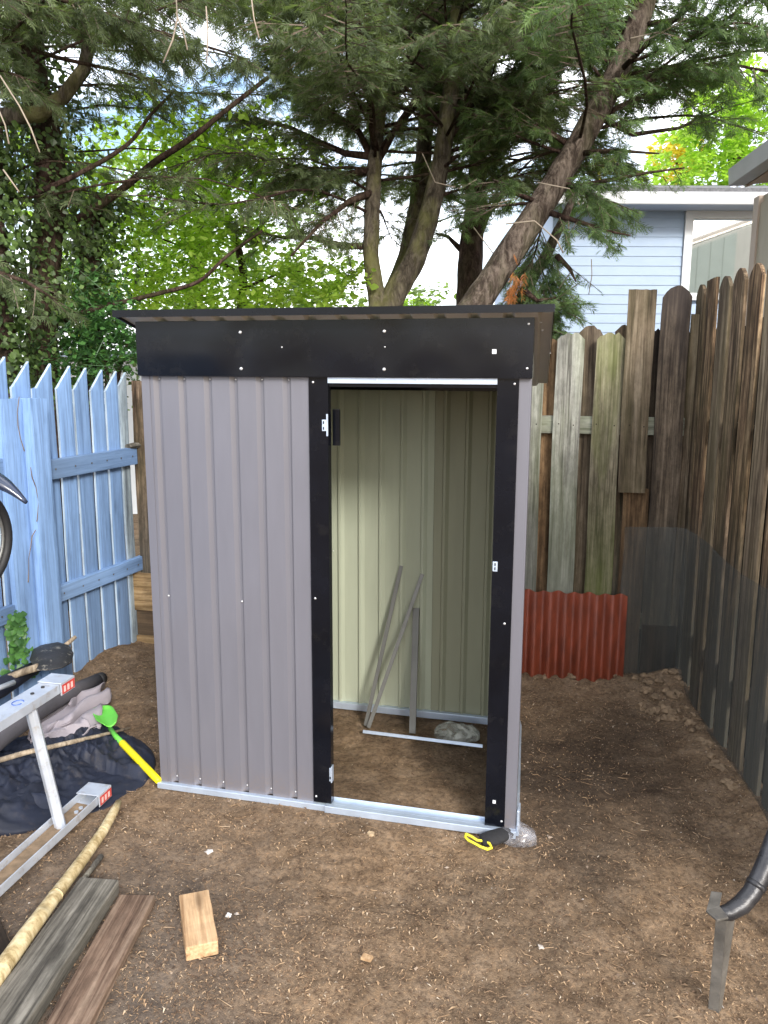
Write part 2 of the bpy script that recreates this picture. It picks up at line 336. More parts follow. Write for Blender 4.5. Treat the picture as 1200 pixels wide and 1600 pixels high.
def ground_mat():
    m, nt, b = newmat('bare_dirt')
    t = nn(nt, 'ShaderNodeTexCoord').outputs['Object']
    n1 = noise(nt, t, 1.4, 6, .6); n2 = noise(nt, t, 9., 8, .7, .3); n3 = noise(nt, t, 60., 6, .7); n4 = noise(nt, t, 220., 3, .6)
    base = ramp(nt, n2, [(.3, (.105, .072, .045)), (.52, (.205, .152, .102)), (.72, (.285, .22, .155))])
    big = ramp(nt, n1, [(.35, (.68, .66, .66)), (.65, (1.15, 1.07, 1.0))])
    col = mixc(nt, 1., base, big, 'MULTIPLY')
    gr = ramp(nt, n3, [(.38, (.55, .52, .5)), (.5, (1, 1, 1)), (.68, (1.45, 1.35, 1.2))]); col = mixc(nt, .8, col, gr, 'MULTIPLY')
    sp = ramp(nt, n4, [(.66, 0.), (.72, 1.)]); col = mixc(nt, mth(nt, 'MULTIPLY', sp, .5), col, (.34, .27, .20))
    # shed's shade and some damp painted into the soil towards the fence
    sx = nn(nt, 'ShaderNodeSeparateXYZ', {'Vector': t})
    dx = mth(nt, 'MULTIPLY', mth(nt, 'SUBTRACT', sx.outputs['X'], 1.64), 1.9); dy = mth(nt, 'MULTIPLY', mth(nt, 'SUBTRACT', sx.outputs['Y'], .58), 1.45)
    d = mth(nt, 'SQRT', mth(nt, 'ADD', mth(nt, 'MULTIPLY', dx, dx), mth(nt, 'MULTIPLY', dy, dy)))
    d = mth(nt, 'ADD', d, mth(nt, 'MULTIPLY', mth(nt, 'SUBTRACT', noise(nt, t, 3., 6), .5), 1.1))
    damp_shade = nn(nt, 'ShaderNodeMapRange', {'Value': d, 'From Min': .4, 'From Max': 1.2, 'To Min': .66, 'To Max': 0.}).outputs[0]
    col = mixc(nt, damp_shade, col, (.028, .021, .017))
    # greyer, ashier soil by the timber pile
    dx = mth(nt, 'MULTIPLY', mth(nt, 'SUBTRACT', sx.outputs['X'], .25), 1.2); dy = mth(nt, 'SUBTRACT', sx.outputs['Y'], -1.0)
    d = mth(nt, 'SQRT', mth(nt, 'ADD', mth(nt, 'MULTIPLY', dx, dx), mth(nt, 'MULTIPLY', dy, dy)))
    d = mth(nt, 'ADD', d, mth(nt, 'MULTIPLY', mth(nt, 'SUBTRACT', noise(nt, t, 4., 6), .5), .9))
    ash = nn(nt, 'ShaderNodeMapRange', {'Value': d, 'From Min': .35, 'From Max': .95, 'To Min': .45, 'To Max': 0.}).outputs[0]
    col = mixc(nt, ash, col, mixc(nt, n3, (.06, .055, .052), (.15, .135, .125)))
    nt.links.new(col, b.inputs['Base Color']); b.inputs['Roughness'].default_value = .95; b.inputs['Specular IOR Level'].default_value = .15
    h = mth(nt, 'ADD', mth(nt, 'MULTIPLY', n3, .7), mth(nt, 'MULTIPLY', n4, .3)); bump(nt, b, h, .9, .012)
    return m
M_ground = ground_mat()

def bark_mat(name, c1, c2, moss, amt):
    m, nt, b = newmat(name); v = coords(nt, (11, 11, 4.), False); v2 = coords(nt, (30, 30, 11.), False)
    f = noise(nt, v, 1., 9, .72, 1.6); f2 = noise(nt, v2, 1., 6, .75, .8)
    h = mth(nt, 'ADD', mth(nt, 'MULTIPLY', f, .6), mth(nt, 'MULTIPLY', f2, .4))
    col = ramp(nt, h, [(.38, tuple(x*.5 for x in c1)), (.46, c1), (.54, tuple((x+y)/2 for x, y in zip(c1, c2))), (.62, c2)])
    mk = ramp(nt, noise(nt, coords(nt, (2.5, 2.5, 1.), False), 1.5, 6, .65), [(.45, 0.), (.58, 1.)])
    col = mixc(nt, mth(nt, 'MULTIPLY', mk, amt), col, moss)
    nt.links.new(col, b.inputs['Base Color']); b.inputs['Roughness'].default_value = .95; b.inputs['Specular IOR Level'].default_value = .1
    bump(nt, b, h, 1., .07); return m
M_bark = bark_mat('mossy_grey_bark', (.085, .07, .052), (.24, .205, .155), (.21, .21, .07), .6)
M_barkrough = bark_mat('rough_pink_grey_bark', (.08, .06, .048), (.31, .25, .205), (.15, .15, .08), .3)
M_barkdark = bark_mat('dark_red_bark', (.045, .028, .022), (.15, .10, .08), (.07, .07, .03), .3)
M_twig = paint('brown_twig', (.15, .115, .085), .9, 0, .3, 12, bmp=.1)
M_paletwig = paint('pale_dead_twig', (.30, .25, .19), .9, 0, .2, 12, bmp=.1)
M_conifer = leafmat('conifer_spray_green', (.06, .08, .04), (.18, .225, .115), .5)
M_conifer2 = leafmat('fresh_conifer_spray', (.055, .09, .042), (.17, .25, .105), .5)
M_ivy = leafmat('dark_ivy_leaf', (.035, .06, .022), (.12, .19, .055), .3, .4)
M_leaf = leafmat('bright_green_leaf', (.19, .31, .045), (.50, .66, .14), .62)
M_paleleaf = leafmat('pale_green_leaf', (.16, .25, .08), (.36, .47, .20), .55)
M_yleaf = leafmat('yellow_leaf', (.5, .40, .05), (.75, .62, .12), .5)
M_rust = leafmat('dead_orange_spray', (.28, .10, .03), (.48, .20, .07), .3)

# ================================================================== THE GROUND
def vnoise(x, y, seed=0):
    xi = np.floor(x).astype(np.int64); yi = np.floor(y).astype(np.int64); xf = x-xi; yf = y-yi
    def h(a, b):
        n = (a*374761393+b*668265263+seed*144665) & 0xffffffff; n = ((n ^ (n >> 13))*1274126177) & 0xffffffff; return ((n ^ (n >> 16)) & 0xffff)/65535.
    u = xf*xf*(3-2*xf); v = yf*yf*(3-2*yf)
    return (h(xi, yi)*(1-u)+h(xi+1, yi)*u)*(1-v)+(h(xi, yi+1)*(1-u)+h(xi+1, yi+1)*u)*v
def ghz(x, y):
    x = np.asarray(x, float); y = np.asarray(y, float)
    near = np.clip(1-np.maximum(np.abs(x-.6)-2.2, np.abs(y)-2.6), 0, 1)
    h = (vnoise(x*2.3, y*2.3, 1)-.5)*.030+(vnoise(x*7, y*7, 2)-.5)*.020+(vnoise(x*21, y*21, 3)-.5)*.010+(vnoise(x*48, y*48, 4)-.5)*.008
    inshed = np.clip(1-np.maximum(np.abs(x-.7)-.7, np.abs(y-.1)-.2)*8, 0, 1)
    h = h*near*(1-.6*inshed)
    h += .07*np.exp(-((x+1.0)/.22)**2-((y-1.15)/.35)**2)             # soil banked against the blue fence
    h += .05*np.exp(-((x-2.02)/.25)**2-((y-1.55)/.16)**2)+.03*np.exp(-((y-1.55)/.12)**2)*near
    h += .04*np.exp(-((x-(2.37-.141*y))/.12)**2)*near                # soil against the right fence
    return h-.006
def axis(lo, hi, a, b, step):
    core = np.arange(a, b+1e-6, step); l = [a]; s = step
    while l[-1] > lo: s *= 1.35; l.append(l[-1]-s)
    r = [b]; s = step
    while r[-1] < hi: s *= 1.35; r.append(r[-1]+s)
    return np.array(sorted(set(np.round(l[1:], 5)))+list(core)+r[1:])
gx = axis(-400, 400, -1.4, 2.9, .014); gy = axis(-400, 600, -1.6, 1.9, .014)
X, Y = np.meshgrid(gx, gy); Z = ghz(X, Y)
nv = X.size; nx = len(gx); ny = len(gy)
me = bpy.data.meshes.new('ground'); me.vertices.add(nv); me.vertices.foreach_set('co', np.stack([X, Y, Z], -1).astype(np.float32).ravel())
ii = (np.arange(ny-1)[:, None]*nx+np.arange(nx-1)[None]).ravel(); q = np.stack([ii, ii+1, ii+1+nx, ii+nx], -1)
me.loops.add(q.size); me.loops.foreach_set('vertex_index', q.ravel()); me.polygons.add(len(q)); me.polygons.foreach_set('loop_start', np.arange(len(q))*4)
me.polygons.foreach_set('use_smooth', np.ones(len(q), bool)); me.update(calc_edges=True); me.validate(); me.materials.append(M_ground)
g = bpy.data.objects.new('ground', me); COL.objects.link(g); g['kind'] = 'structure'

def tri_mesh(name, V, K, mats, attr=None, parent=None, matidx=None):
    """V (n*K*3... ,3) triangle soup; attr one value per vertex"""
    n = len(V)//3; me = bpy.data.meshes.new(name); og = np.array(world_loc(parent)) if parent is not None else np.zeros(3)
    me.vertices.add(n*3); me.vertices.foreach_set('co', (V-og).astype(np.float32).ravel())
    me.loops.add(n*3); me.loops.foreach_set('vertex_index', np.arange(n*3, dtype=np.int32)); me.polygons.add(n); me.polygons.foreach_set('loop_start', np.arange(n, dtype=np.int32)*3)
    for m in (mats if isinstance(mats, (list, tuple)) else [mats]): me.materials.append(m)
    if matidx is not None: me.polygons.foreach_set('material_index', matidx.astype(np.int32))
    if attr is not None:
        a = me.attributes.new('rnd', 'FLOAT', 'POINT'); a.data.foreach_set('value', attr.astype(np.float32))
    me.update(calc_edges=True)
    o = bpy.data.objects.new(name, me); COL.objects.link(o)
    if parent is not None: o.parent = parent
    return o
def frames(n, dirs):
    d = dirs/np.linalg.norm(dirs, axis=1, keepdims=True); r = rng.normal(size=(n, 3)); s = np.cross(d, r); s /= np.linalg.norm(s, axis=1, keepdims=True); t = np.cross(s, d); return d, s, t

def tri_tubes(A_, B_, ra, rb_):
    """three-sided twigs as triangle soup"""
    d = B_-A_; d /= np.linalg.norm(d, axis=1, keepdims=True)+1e-9; r = np.tile(np.array([.3, .2, 1.]), (len(d), 1)); s = np.cross(d, r); s /= np.linalg.norm(s, axis=1, keepdims=True)+1e-9; t = np.cross(d, s); V = []
    ang = [0, 2.094, 4.189]; pa = [A_+(s*math.cos(a)+t*math.sin(a))*ra[:, None] for a in ang]; pb_ = [B_+(s*math.cos(a)+t*math.sin(a))*rb_[:, None] for a in ang]
    for i in range(3): j = (i+1) % 3; V.append(np.stack([pa[i], pa[j], pb_[j]], 1)); V.append(np.stack([pa[i], pb_[j], pb_[i]], 1))
    return np.concatenate(V).reshape(-1, 3)
def litter():
    n = 230000
    x = rng.uniform(-1.2, 2.6, n); y = -1.7+3.3*rng.random(n)**1.35
    keep = vnoise(x*2.3, y*2.3, 9)*.5+vnoise(x*9, y*9, 10)*.5 > rng.random(n)*.85
    keep &= ~((x > -.03) & (x < 1.44) & (y > 0) & (y < .93) & (rng.random(n) > .12))
    keep &= ~((np.hypot((x-1.72)*2.1, (y-.62)*1.35) < .75) & (rng.random(n) > .4)); x, y = x[keep], y[keep]; n = len(x); z = ghz(x, y)+.0015
    L = np.clip(rng.lognormal(-4.95, .5, n), .003, .035); Wd = np.clip(L*.13, .0007, .0022)*rng.uniform(.7, 1.5, n)
    a = rng.uniform(0, 2*PI, n); d = np.stack([np.cos(a), np.sin(a), rng.uniform(-.2, .35, n)], -1); s = np.stack([-np.sin(a), np.cos(a), np.zeros(n)], -1)
    P = np.stack([x, y, z], -1); A = P-d*L[:, None]/2; B = P+d*L[:, None]/2; up = np.array([0, 0, 1.])
    M_ = P+s*(L*rng.uniform(-.3, .3, n))[:, None]+up*(Wd*1.5)[:, None]; C1 = M_+s*Wd[:, None]; C2 = M_-s*Wd[:, None]
    V = np.stack([A, C2, C1, B, C1, C2], 1).reshape(-1, 3)
    # a few longer dry stems and twigs
    k = 900; x2 = rng.uniform(-.8, 2.4, k); y2 = -1.5+2.9*rng.random(k)**1.3; ok_ = ~((x2 > -.03) & (x2 < 1.44) & (y2 > -.04) & (y2 < .96)); x2, y2 = x2[ok_], y2[ok_]; k = len(x2)
    a2 = rng.uniform(0, 2*PI, k); l2 = rng.uniform(.018, .06, k); dd = np.stack([np.cos(a2), np.sin(a2), np.zeros(k)], -1); c2 = np.stack([x2, y2, ghz(x2, y2)+.003], -1); mid = c2+np.stack([-np.sin(a2), np.cos(a2), np.zeros(k)], -1)*(l2*rng.uniform(-.25, .25, k))[:, None]+up*.002
    V2 = np.concatenate([tri_tubes(c2-dd*l2[:, None]/2, mid, np.full(k, .0009), np.full(k, .0012)), tri_tubes(mid, c2+dd*l2[:, None]/2, np.full(k, .0012), np.full(k, .0007))])
    at_ = np.concatenate([np.repeat(rng.random(n), 6), np.repeat(rng.uniform(.3, 1, len(V2)//3), 3)]); V = np.concatenate([V, V2])
    m, nt, b = newmat('wood_chip'); at = nn(nt, 'ShaderNodeAttribute', attribute_name='rnd')
    nt.links.new(ramp(nt, at.outputs['Fac'], [(0., (.07, .04, .024)), (.4, (.17, .105, .06)), (.75, (.32, .205, .115)), (.95, (.45, .31, .18)), (1., (.5, .42, .32))]), b.inputs['Base Color']); b.inputs['Roughness'].default_value = .9
    o = tri_mesh('wood_chip_litter', V, 4, m, at_); tag(o, 'tan needles, bark and wood chips strewn over the dirt', 'litter', kind='stuff')
    # grit
    n = 9000; x = rng.uniform(-1.1, 2.5, n); y = -1.7+3.3*rng.random(n)**1.4; r = np.clip(rng.lognormal(-6.2, .45, n), .001, .009)
    k = ~((x > 0) & (x < 1.4) & (y > .0) & (y < .93)); x, y, r = x[k], y[k], r[k]; n = len(x)
    P = np.stack([x, y, ghz(x, y)+r*.3], -1); ax = np.array([(1, 0, 0), (0, 1, 0), (-1, 0, 0), (0, -1, 0), (0, 0, 1), (0, 0, -1)], float)
    W6 = P[:, None]+ax[None]*r[:, None, None]*rng.uniform(.5, 1.3, (n, 6, 1))+rng.normal(size=(n, 6, 3))*r[:, None, None]*.25
    idx = [(0, 1, 4), (1, 2, 4), (2, 3, 4), (3, 0, 4), (1, 0, 5), (0, 3, 5), (3, 2, 5), (2, 1, 5)]
    V = W6[:, np.array(idx).ravel()].reshape(-1, 3)
    m, nt, b = newmat('grit'); at = nn(nt, 'ShaderNodeAttribute', attribute_name='rnd')
    nt.links.new(ramp(nt, at.outputs['Fac'], [(0., (.09, .06, .042)), (.7, (.22, .155, .105)), (.95, (.30, .23, .17)), (1., (.42, .38, .34))]), b.inputs['Base Color']); b.inputs['Roughness'].default_value = .9
    o = tri_mesh('grit', V, 8, m, np.repeat(rng.random(n), 24)); tag(o, 'small stones and crumbs of soil in the dirt', 'gravel', kind='stuff')
litter()

def clod_mesh(name, r, seed, mat=None, flat=.65):
    bm = bmesh.new(); bmesh.ops.create_icosphere(bm, subdivisions=2, radius=r); q = random.Random(seed)
    off = Vector((q.random()*50, 0, 0))
    for v in bm.verts:
        v.co *= 1+.8*mnoise.noise(v.co/r*1.1+off)+.5*mnoise.noise(v.co/r*3+off); v.co.z *= flat
    me = bpy.data.meshes.new(name); bm.to_mesh(me); bm.free(); me.materials.append(mat or M_soilmark); return me
M_clod = paint('dry_clay_clod', (.215, .15, .092), .95, 0, .35, 25, bmp=.5)
cm = [clod_mesh('dirt_clod', .019, i, M_clod) for i in range(5)]
clods = [(810, 1052), (826, 1050), (888, 1062), (900, 1058), (992, 1078), (1005, 1076), (1018, 1080), (1037, 1079), (1050, 1081), (1058, 1088), (1022, 1096), (1040, 1112), (1034, 1104), (1048, 1118), (1062, 1120), (1070, 1134), (1057, 1102), (1078, 1142), (1084, 1128), (1090, 1150), (1012, 1090), (960, 1070), (875, 1060)]
clods += [(1000+rnd.uniform(0, 90), 1078+rnd.uniform(0, 55)) for _ in range(26)]+[(830+rnd.uniform(0, 150), 1058+rnd.uniform(-2, 10)) for _ in range(8)]+[(1075+i*9+rnd.uniform(-4, 4), 1135+i*13.5+rnd.uniform(-3, 8)) for i in range(9)]
for i, (px, py) in enumerate(clods):
    p = G(px, py); o = bpy.data.objects.new('dirt_clod', cm[i % 5]); COL.objects.link(o); s = rnd.uniform(.7, 1.35) if i not in (11, 13) else 1.7
    o.location = (p[0], p[1], float(ghz(p[0], p[1]))+.006); o.scale = (s, s*rnd.uniform(.7, 1), s); o.rotation_euler = (0, 0, rnd.random()*6)
    lb_ = ('small clay clod at the foot of the rust red metal sheet' if px < 985 else ('dry clay clod in the heap below the corner where the brown fences meet' if py < 1135 else 'clay clod lying along the foot of the long right fence')); tag(o, lb_, 'clod', {'s': 'clay clods under the red sheet', 'd': 'clay clods heaped in the fence corner', 'c': 'clay clods along the right fence'}[lb_[0]])
def pebble(px, py, r, label, col, name='pebble', cat='pebble'):
    p = G(px, py); m = paint(name+'_stone', col, .85, 0, .15, 30, bmp=.2); o = bpy.data.objects.new(name, clod_mesh(name, r, px, m, .5)); COL.objects.link(o)
    o.location = (p[0], p[1], float(ghz(p[0], p[1]))+r*.2); tag(o, label, cat)
pebble(580, 1302, .013, 'oval tan pebble in the dirt just in front of the shed threshold', (.38, .28, .17))
pebble(357, 1427, .009, 'small white pebble in the dirt right of the sawn block', (.6, .58, .55))
pebble(326, 1327, .012, 'small pale pebble in the dirt below the grey shed wall', (.5, .47, .44))
pebble(845, 1479, .008, 'small grey white pebble on the open dirt in the right foreground', (.45, .4, .35))
p = G(573, 1500); chip = MB().prism([(p[0]-.016, p[1]-.008, .004), (p[0]+.014, p[1]-.012, .004), (p[0]+.018, p[1]+.006, .004), (p[0]-.012, p[1]+.013, .004)], (0, 0, .008)).build('wood_chip', M_block)
tag(chip, 'square orange wood chip lying alone on the dirt in the foreground', 'wood chip')

# ================================================================== THE SHED
W, H1, H2 = 1.42, 1.6455, 1.837
SK = -.062            # the unanchored frame leans: the back sits a little to the left
D = .93
shed = thing('garden_shed', (.7, .4, 0), 'small grey metal lean-to shed with black trim and open doorway', 'shed')
def corr(name, p0, p1, z0, zt, pitch, first, parent, out, inner=None, dep_=.013, vw=(.015, .012, .005)):
    """corrugated sheet from p0 to p1, narrow valleys pressed inward; out = outward unit normal. Outer coat and inner coat."""
    p0 = np.array(p0, float); p1 = np.array(p1, float); L = np.linalg.norm(p1-p0); t = (p1-p0)/L; out = np.array(out, float)
    prof = [(0, 0)]; s = first
    while s+sum(vw) < L:
        if s > .005: prof += [(s, 0), (s+vw[0], -dep_), (s+vw[0]+vw[1], -dep_), (s+sum(vw), 0)]
        s += pitch
    prof.append((L, 0)); m = MB(); n = len(prof)
    for k, off in ((0, 0.), (1, -.0012)):
        vs = [];
        for (s, d) in prof:
            b = p0+t*s+out*(d+off); vs += [(b[0], b[1], z0), (b[0], b[1], zt(s))]
        m.add(vs, [(2*i, 2*i+2, 2*i+3, 2*i+1) for i in range(n-1)], k)
    me_o = MB(); 
    o = m.build(name, [M_panel, inner or M_inner], parent)
    return o, prof, p0, t, out
scr = None
def screw(x, y, z, parent=shed, d=(0, -1, 0), r=.0045):
    global scr
    if scr is None:
        m = MB(); pr = [(0.0045, 0), (.0045, .0012), (.0036, .003), (.002, .0038), (.0004, .004)]; vs = []; n = 8
        for rr, h in pr: vs += [(rr*math.cos(2*PI*k/n), -h, rr*math.sin(2*PI*k/n)) for k in range(n)]
        fs = [(i*n+k, i*n+(k+1) % n, (i+1)*n+(k+1) % n, (i+1)*n+k) for i in range(len(pr)-1) for k in range(n)]+[tuple(range(n*4, n*5))]
        m.add(vs, fs); scr = m.build('screw', M_screw, None, origin=(0, 0, 0), smooth=True); scr.parent = parent; o = scr
    else: o = scr.copy(); COL.objects.link(o); o.parent = parent
    o.location = Vector((x, y, z))-world_loc(parent)
    if d[0]: o.rotation_euler = (0, 0, PI/2*(1 if d[0] > 0 else -1))
    o.scale = (r/.0045,)*3
    return o
# front wall
o, prof, _, _, _ = corr('front_panel', (0, 0, 0), (.651, 0, 0), .02, lambda s: H1+.03, .1015, .043, shed, (0, -1, 0))
vx = [prof[i][0]+.020 for i in range(1, len(prof)-1, 4)]
for x in vx: screw(x, .0125, 1.632, r=.0035); screw(x, .0125, .045, r=.0035)
screw(vx[0]-.002, .0125, .80); screw(vx[3], .0125, .80)
# side walls (rear lower than the front)
zs = lambda s: 1.82-s*.235
corr('side_panel', (W, 0, 0), (W+SK*D, D, 0), .02, zs, .1015, .06, shed, (1, 0, 0))
corr('side_panel', (0, D, 0), (0, 0, 0), .02, lambda s: zs(D-s), .1015, .06, shed, (-1, 0, 0))
# rear wall in two sheets
bx0 = SK*D
corr('back_panel', (bx0+.995, D, 0), (bx0, D, 0), .02, lambda s: 1.60, .1015, .03, shed, (0, 1, 0))
corr('back_panel', (bx0+W, D+.003, 0), (bx0+.985, D+.003, 0), .02, lambda s: 1.60, .1015, .05, shed, (0, 1, 0), M_inner_shade)
# corner trims: folded grey front edge on the right, plain fold on the left
def lpost(name, x0, x1, y, z0, z1, mat, ret=.03, side=1, th=.0016, lip=None, parent=shed):
    m = MB(); m.box((x0, y, z0), (x1, y+th, z1))
    if side in (1, 2): m.box((x1-th, y+th, z0), (x1, y+ret, z1))
    if side in (-1, 2): m.box((x0, y+th, z0), (x0+th, y+ret, z1))
    return m.build(name, mat, parent, bevel=.0006)
lpost('corner_trim', 1.378, W+.003, -.004, .022, H1+.01, M_panel, .035, 1)
lpost('corner_trim', -.003, .03, -.003, .022, H1+.01, M_panel, .035, -1)
# black door posts
post_l = lpost('door_post', .651, .722, -.008, .026, H1+.01, M_black, .035, 2)
post_r = lpost('door_post', 1.311, 1.3828, -.009, .026, H1+.01, M_black, .04, 2)
screw(.668, -.008, 1.625); screw(1.368, -.009, 1.625); screw(.667, -.008, .84); screw(1.36, -.009, .80); screw(1.372, -.009, .05); screw(.662, -.008, .05)
# header: bright strip, black strip in place of the shadow under it
MB().box((.722, -.012, 1.622), (1.311, .012, 1.6455)).build('header_strip', M_galv, shed, bevel=.001)
MB().box((.722, -.002, 1.610), (1.311, .03, 1.6215)).build('header_shade', M_black, shed, bevel=.001)
for x in (.76, .9, 1.04, 1.19, 1.27): screw(x, -.012, 1.634, r=.0022)
# black fascia, one long pressed sheet with soft dents
def fascia():
    nx_, nz_ = 90, 14; vs = []; fs = []
    for j in range(nz_+1):
        for i in range(nx_+1):
            x = -.004+(W+.008)*i/nx_; z = H1+(H2-H1)*j/nz_
            e = math.sin(PI*j/nz_)
            dy = .0045*e*mnoise.noise(Vector((x*2.4, z*2., 3.)))+.0006*e*mnoise.noise(Vector((x*9, z*9, 8.)))
            for sx_, w_ in ((.40, .05), (.94, .05)): dy += .0016*math.exp(-((x-sx_)/w_)**2)*e
            vs.append((x, -.022+dy, z))
    k = nx_+1
    for j in range(nz_):
        for i in range(nx_): a = j*k+i; fs.append((a, a+1, a+k+1, a+k))
    m = MB().add(vs, fs)
    m.box((-.004, -.0225, H1-.003), (W+.004, .004, H1-.0005)); m.box((-.006, -.0215, H1), (-.004, .02, H2)); m.box((W+.004, -.0215, H1), (W+.006, .02, H2))
    return m.build('fascia', M_black, shed, smooth=False)
fa = fascia(); [setattr(p, 'use_smooth', True) for p in fa.data.polygons if len(p.vertices) == 4 and p.index < 90*14]
for x in (.405, .928): screw(x, -.0225, H2-.04, r=.0062); screw(x, -.0225, H1+.025, r=.0062)
screw(W-.012, -.0225, H1+.03); screw(W-.012, -.0225, H2-.02); screw(.56, -.0225, 1.745, r=.003); screw(.93, -.0225, 1.745, r=.003)
MB().box((1.293, -.0262, 1.722), (1.307, -.0242, 1.737)).build('sticker', M_white, shed)
# roof: ribbed sheet sloping down to the rear, turned-down black front and side edges
def roof():
    yf, yr = -.085, 1.0; zf, zr = 1.866, 1.612
    xl, xr = -.052, 1.487
    def P(x, y, dz=0): t = (y-yf)/(yr-yf); return (x+SK*(y if y > 0 else 0)*.9, y, zf+(zr-zf)*t+dz)
    prof = [(xl, 0.)]; x = xl+.06
    while x < xr-.05: prof += [(x, 0), (x+.01, -.012), (x+.082, -.012), (x+.092, 0)]; x += .1125
    prof.append((xr, 0)); m = MB(); n = len(prof)
    for mi, off in ((1, -.001), (0, .001)):
        vs = []
        for (x, d) in prof: vs += [P(x, yf+.004, d+off), P(x, yr, d+off)]
        m.add(vs, [(2*i, 2*i+2, 2*i+3, 2*i+1) for i in range(n-1)], mi)
    rs = m.build('roof_sheet', [M_black, M_roofun], shed)
    t = .003
    m = MB(); a, b = P(xl-.004, yf), P(xr+.004, yf)
    m.hexa([(a[0], yf-.003, a[2]-.017), (b[0], yf-.003, b[2]-.017), (b[0], yf, b[2]-.017), (a[0], yf, a[2]-.017), (a[0], yf-.003, a[2]+.008), (b[0], yf-.003, b[2]+.008), (b[0], yf, b[2]+.008), (a[0], yf, a[2]+.008)])
    m.hexa([(a[0], yf, a[2]+.005), (b[0], yf, b[2]+.005), (b[0], yf+.04, b[2]-.004), (a[0], yf+.04, a[2]-.004), (a[0], yf, a[2]+.008), (b[0], yf, b[2]+.008), (b[0], yf+.04, b[2]-.001), (a[0], yf+.04, a[2]-.001)])
    m.build('roof_edge_trim', M_black, shed)
    for x in (xl-.004, xr+.001):
        m = MB(); a, b = P(x, yf), P(x, yr)
        m.hexa([(a[0], a[1], a[2]-.012), (a[0]+t, a[1], a[2]-.012), (b[0]+t, b[1], b[2]-.012), (b[0], b[1], b[2]-.012), (a[0], a[1], a[2]+.007), (a[0]+t, a[1], a[2]+.007), (b[0]+t, b[1], b[2]+.007), (b[0], b[1], b[2]+.007)])
        m.build('roof_edge_trim', M_black, shed)
    for (x, y) in ((1.445, .03), (1.452, .12), (1.485, .42)):
        q = P(x, y, -.0135); s = screw(q[0], q[1], q[2]); s.rotation_euler = (PI/2, 0, 0)
roof()
# base rails: bright galvanised channel, wider sill at the doorway
MB().box((-.012, -.018, -.004), (.70, .004, .021)).build('base_rail', M_galv, shed, bevel=.002)
m = MB(); m.box((.70, -.026, -.004), (W+.006, -.002, .024)); m.box((.72, -.002, .018), (1.311, .03, .0235)); m.box((.72, .03, .004), (1.311, .034, .034)); m.build('door_sill', M_galv, shed, bevel=.002)
m = MB(); m.hexa([(W-.003, .0, -.002), (W+.016, .0, -.002), (W+.016+SK*D, D, -.002), (W-.003+SK*D, D, -.002), (W+.003, .0, .03), (W+.006, .0, .03), (W+.006+SK*D, D, .03), (W+.003+SK*D, D, .03)]); m.build('base_rail', M_galv, shed)
MB().box((W+.006, -.012, 0), (W+.016, .05, .10)).build('corner_bracket', M_galv, shed, bevel=.003)
MB().box((bx0, D-.03, -.004), (bx0+W, D-.004, .03)).build('base_rail', M_galv, shed, bevel=.002)
MB().box((bx0+.0, D-.02, 1.575), (bx0+W-.01, D-.003, 1.60)).build('top_rail', M_black, shed)
# rear seam rails seen inside
for xx in (bx0+.992,): MB().box((xx-.003, D-.006, .03), (xx+.003, D-.0015, 1.575)).build('seam_strip', M_inner, shed)
screw(.447, D-.009, .80, r=.003).rotation_euler = (0, 0, 0); screw(.79, D-.009, .80, r=.003)
# hinge plates, latch, sticker on posts
def plate(name, x0, x1, z0, z1, y, holes, parent):
    m = MB(); m.box((x0, y-.0025, z0), (x1, y, z1)); h = m.build(name, M_galv, parent, bevel=.001)
    m = MB()
    for (hx, hz) in holes: m.box((hx-.002, y-.0034, hz-.005), (hx+.002, y-.0026, hz+.005))
    m.build('slot', M_black, h)
    return h
plate('hinge', .700, .716, 1.455, 1.495, -.0085, [(.706, 1.465), (.706, 1.485)], post_l); MB().box((.716, -.0125, 1.437), (.722, .012, 1.515)).build('hinge_knuckle', M_galv, post_l, bevel=.001)
plate('hinge', .716, .724, .12, .175, -.0085, [(.72, .135)], post_l); MB().box((.7225, -.0125, .115), (.7265, .012, .18)).build('hinge_knuckle', M_galv, post_l, bevel=.001)
plate('latch_plate', 1.313, 1.330, .985, 1.02, -.0095, [(1.3215, .995), (1.3215, 1.01)], post_r)
MB().box((1.338, -.0125, .118), (1.349, -.0095, .130)).build('sticker', M_white, post_r)
MB().box((.724, .035, 1.40), (.750, .05, 1.53)).build('hinge_block', M_black, shed, bevel=.002)

# ---- things inside the shed
def chan(name, p0, p1, w_, mat, label, nrm=(0, -1, 0), cat='rail'):
    """rolled steel channel: web and two lips"""
    p0 = np.array(p0); p1 = np.array(p1); z = p1-p0; z /= np.linalg.norm(z); y = np.array(nrm, float); y -= z*(y@z); y /= np.linalg.norm(y); x = np.cross(y, z)
    th = .0016; lip = w_*.45; sec = [(-w_/2, 0), (w_/2, 0), (w_/2, -lip), (w_/2-th, -lip), (w_/2-th, -th), (-w_/2+th, -th), (-w_/2+th, -lip), (-w_/2, -lip)]
    m = MB(); m.prism([p0+x*a+y*b for a, b in sec], p1-p0); o = m.build(name, mat); tag(o, label, cat); return o
def leanpoint(px, py, y): return PL(px, py, (0, y, 0), (0, 1, 0))
b0 = G(571, 1134); chan('steel_rail', b0, leanpoint(627, 884, D-.015), .018, M_rail, 'left thin grey rail leaning on the back wall inside the shed', cat='metal rail')
b1 = G(578, 1133); chan('steel_rail', b1+np.array([.0, -.03, 0]), leanpoint(660, 897, D-.015), .018, M_rail, 'right and lower thin grey rail leaning inside the shed', cat='metal rail')
b2 = G(644, 1146); chan('steel_track', b2, leanpoint(650, 950, D-.013), .030, M_rail, 'short upright grey track standing against the back wall in the shed', cat='metal track')
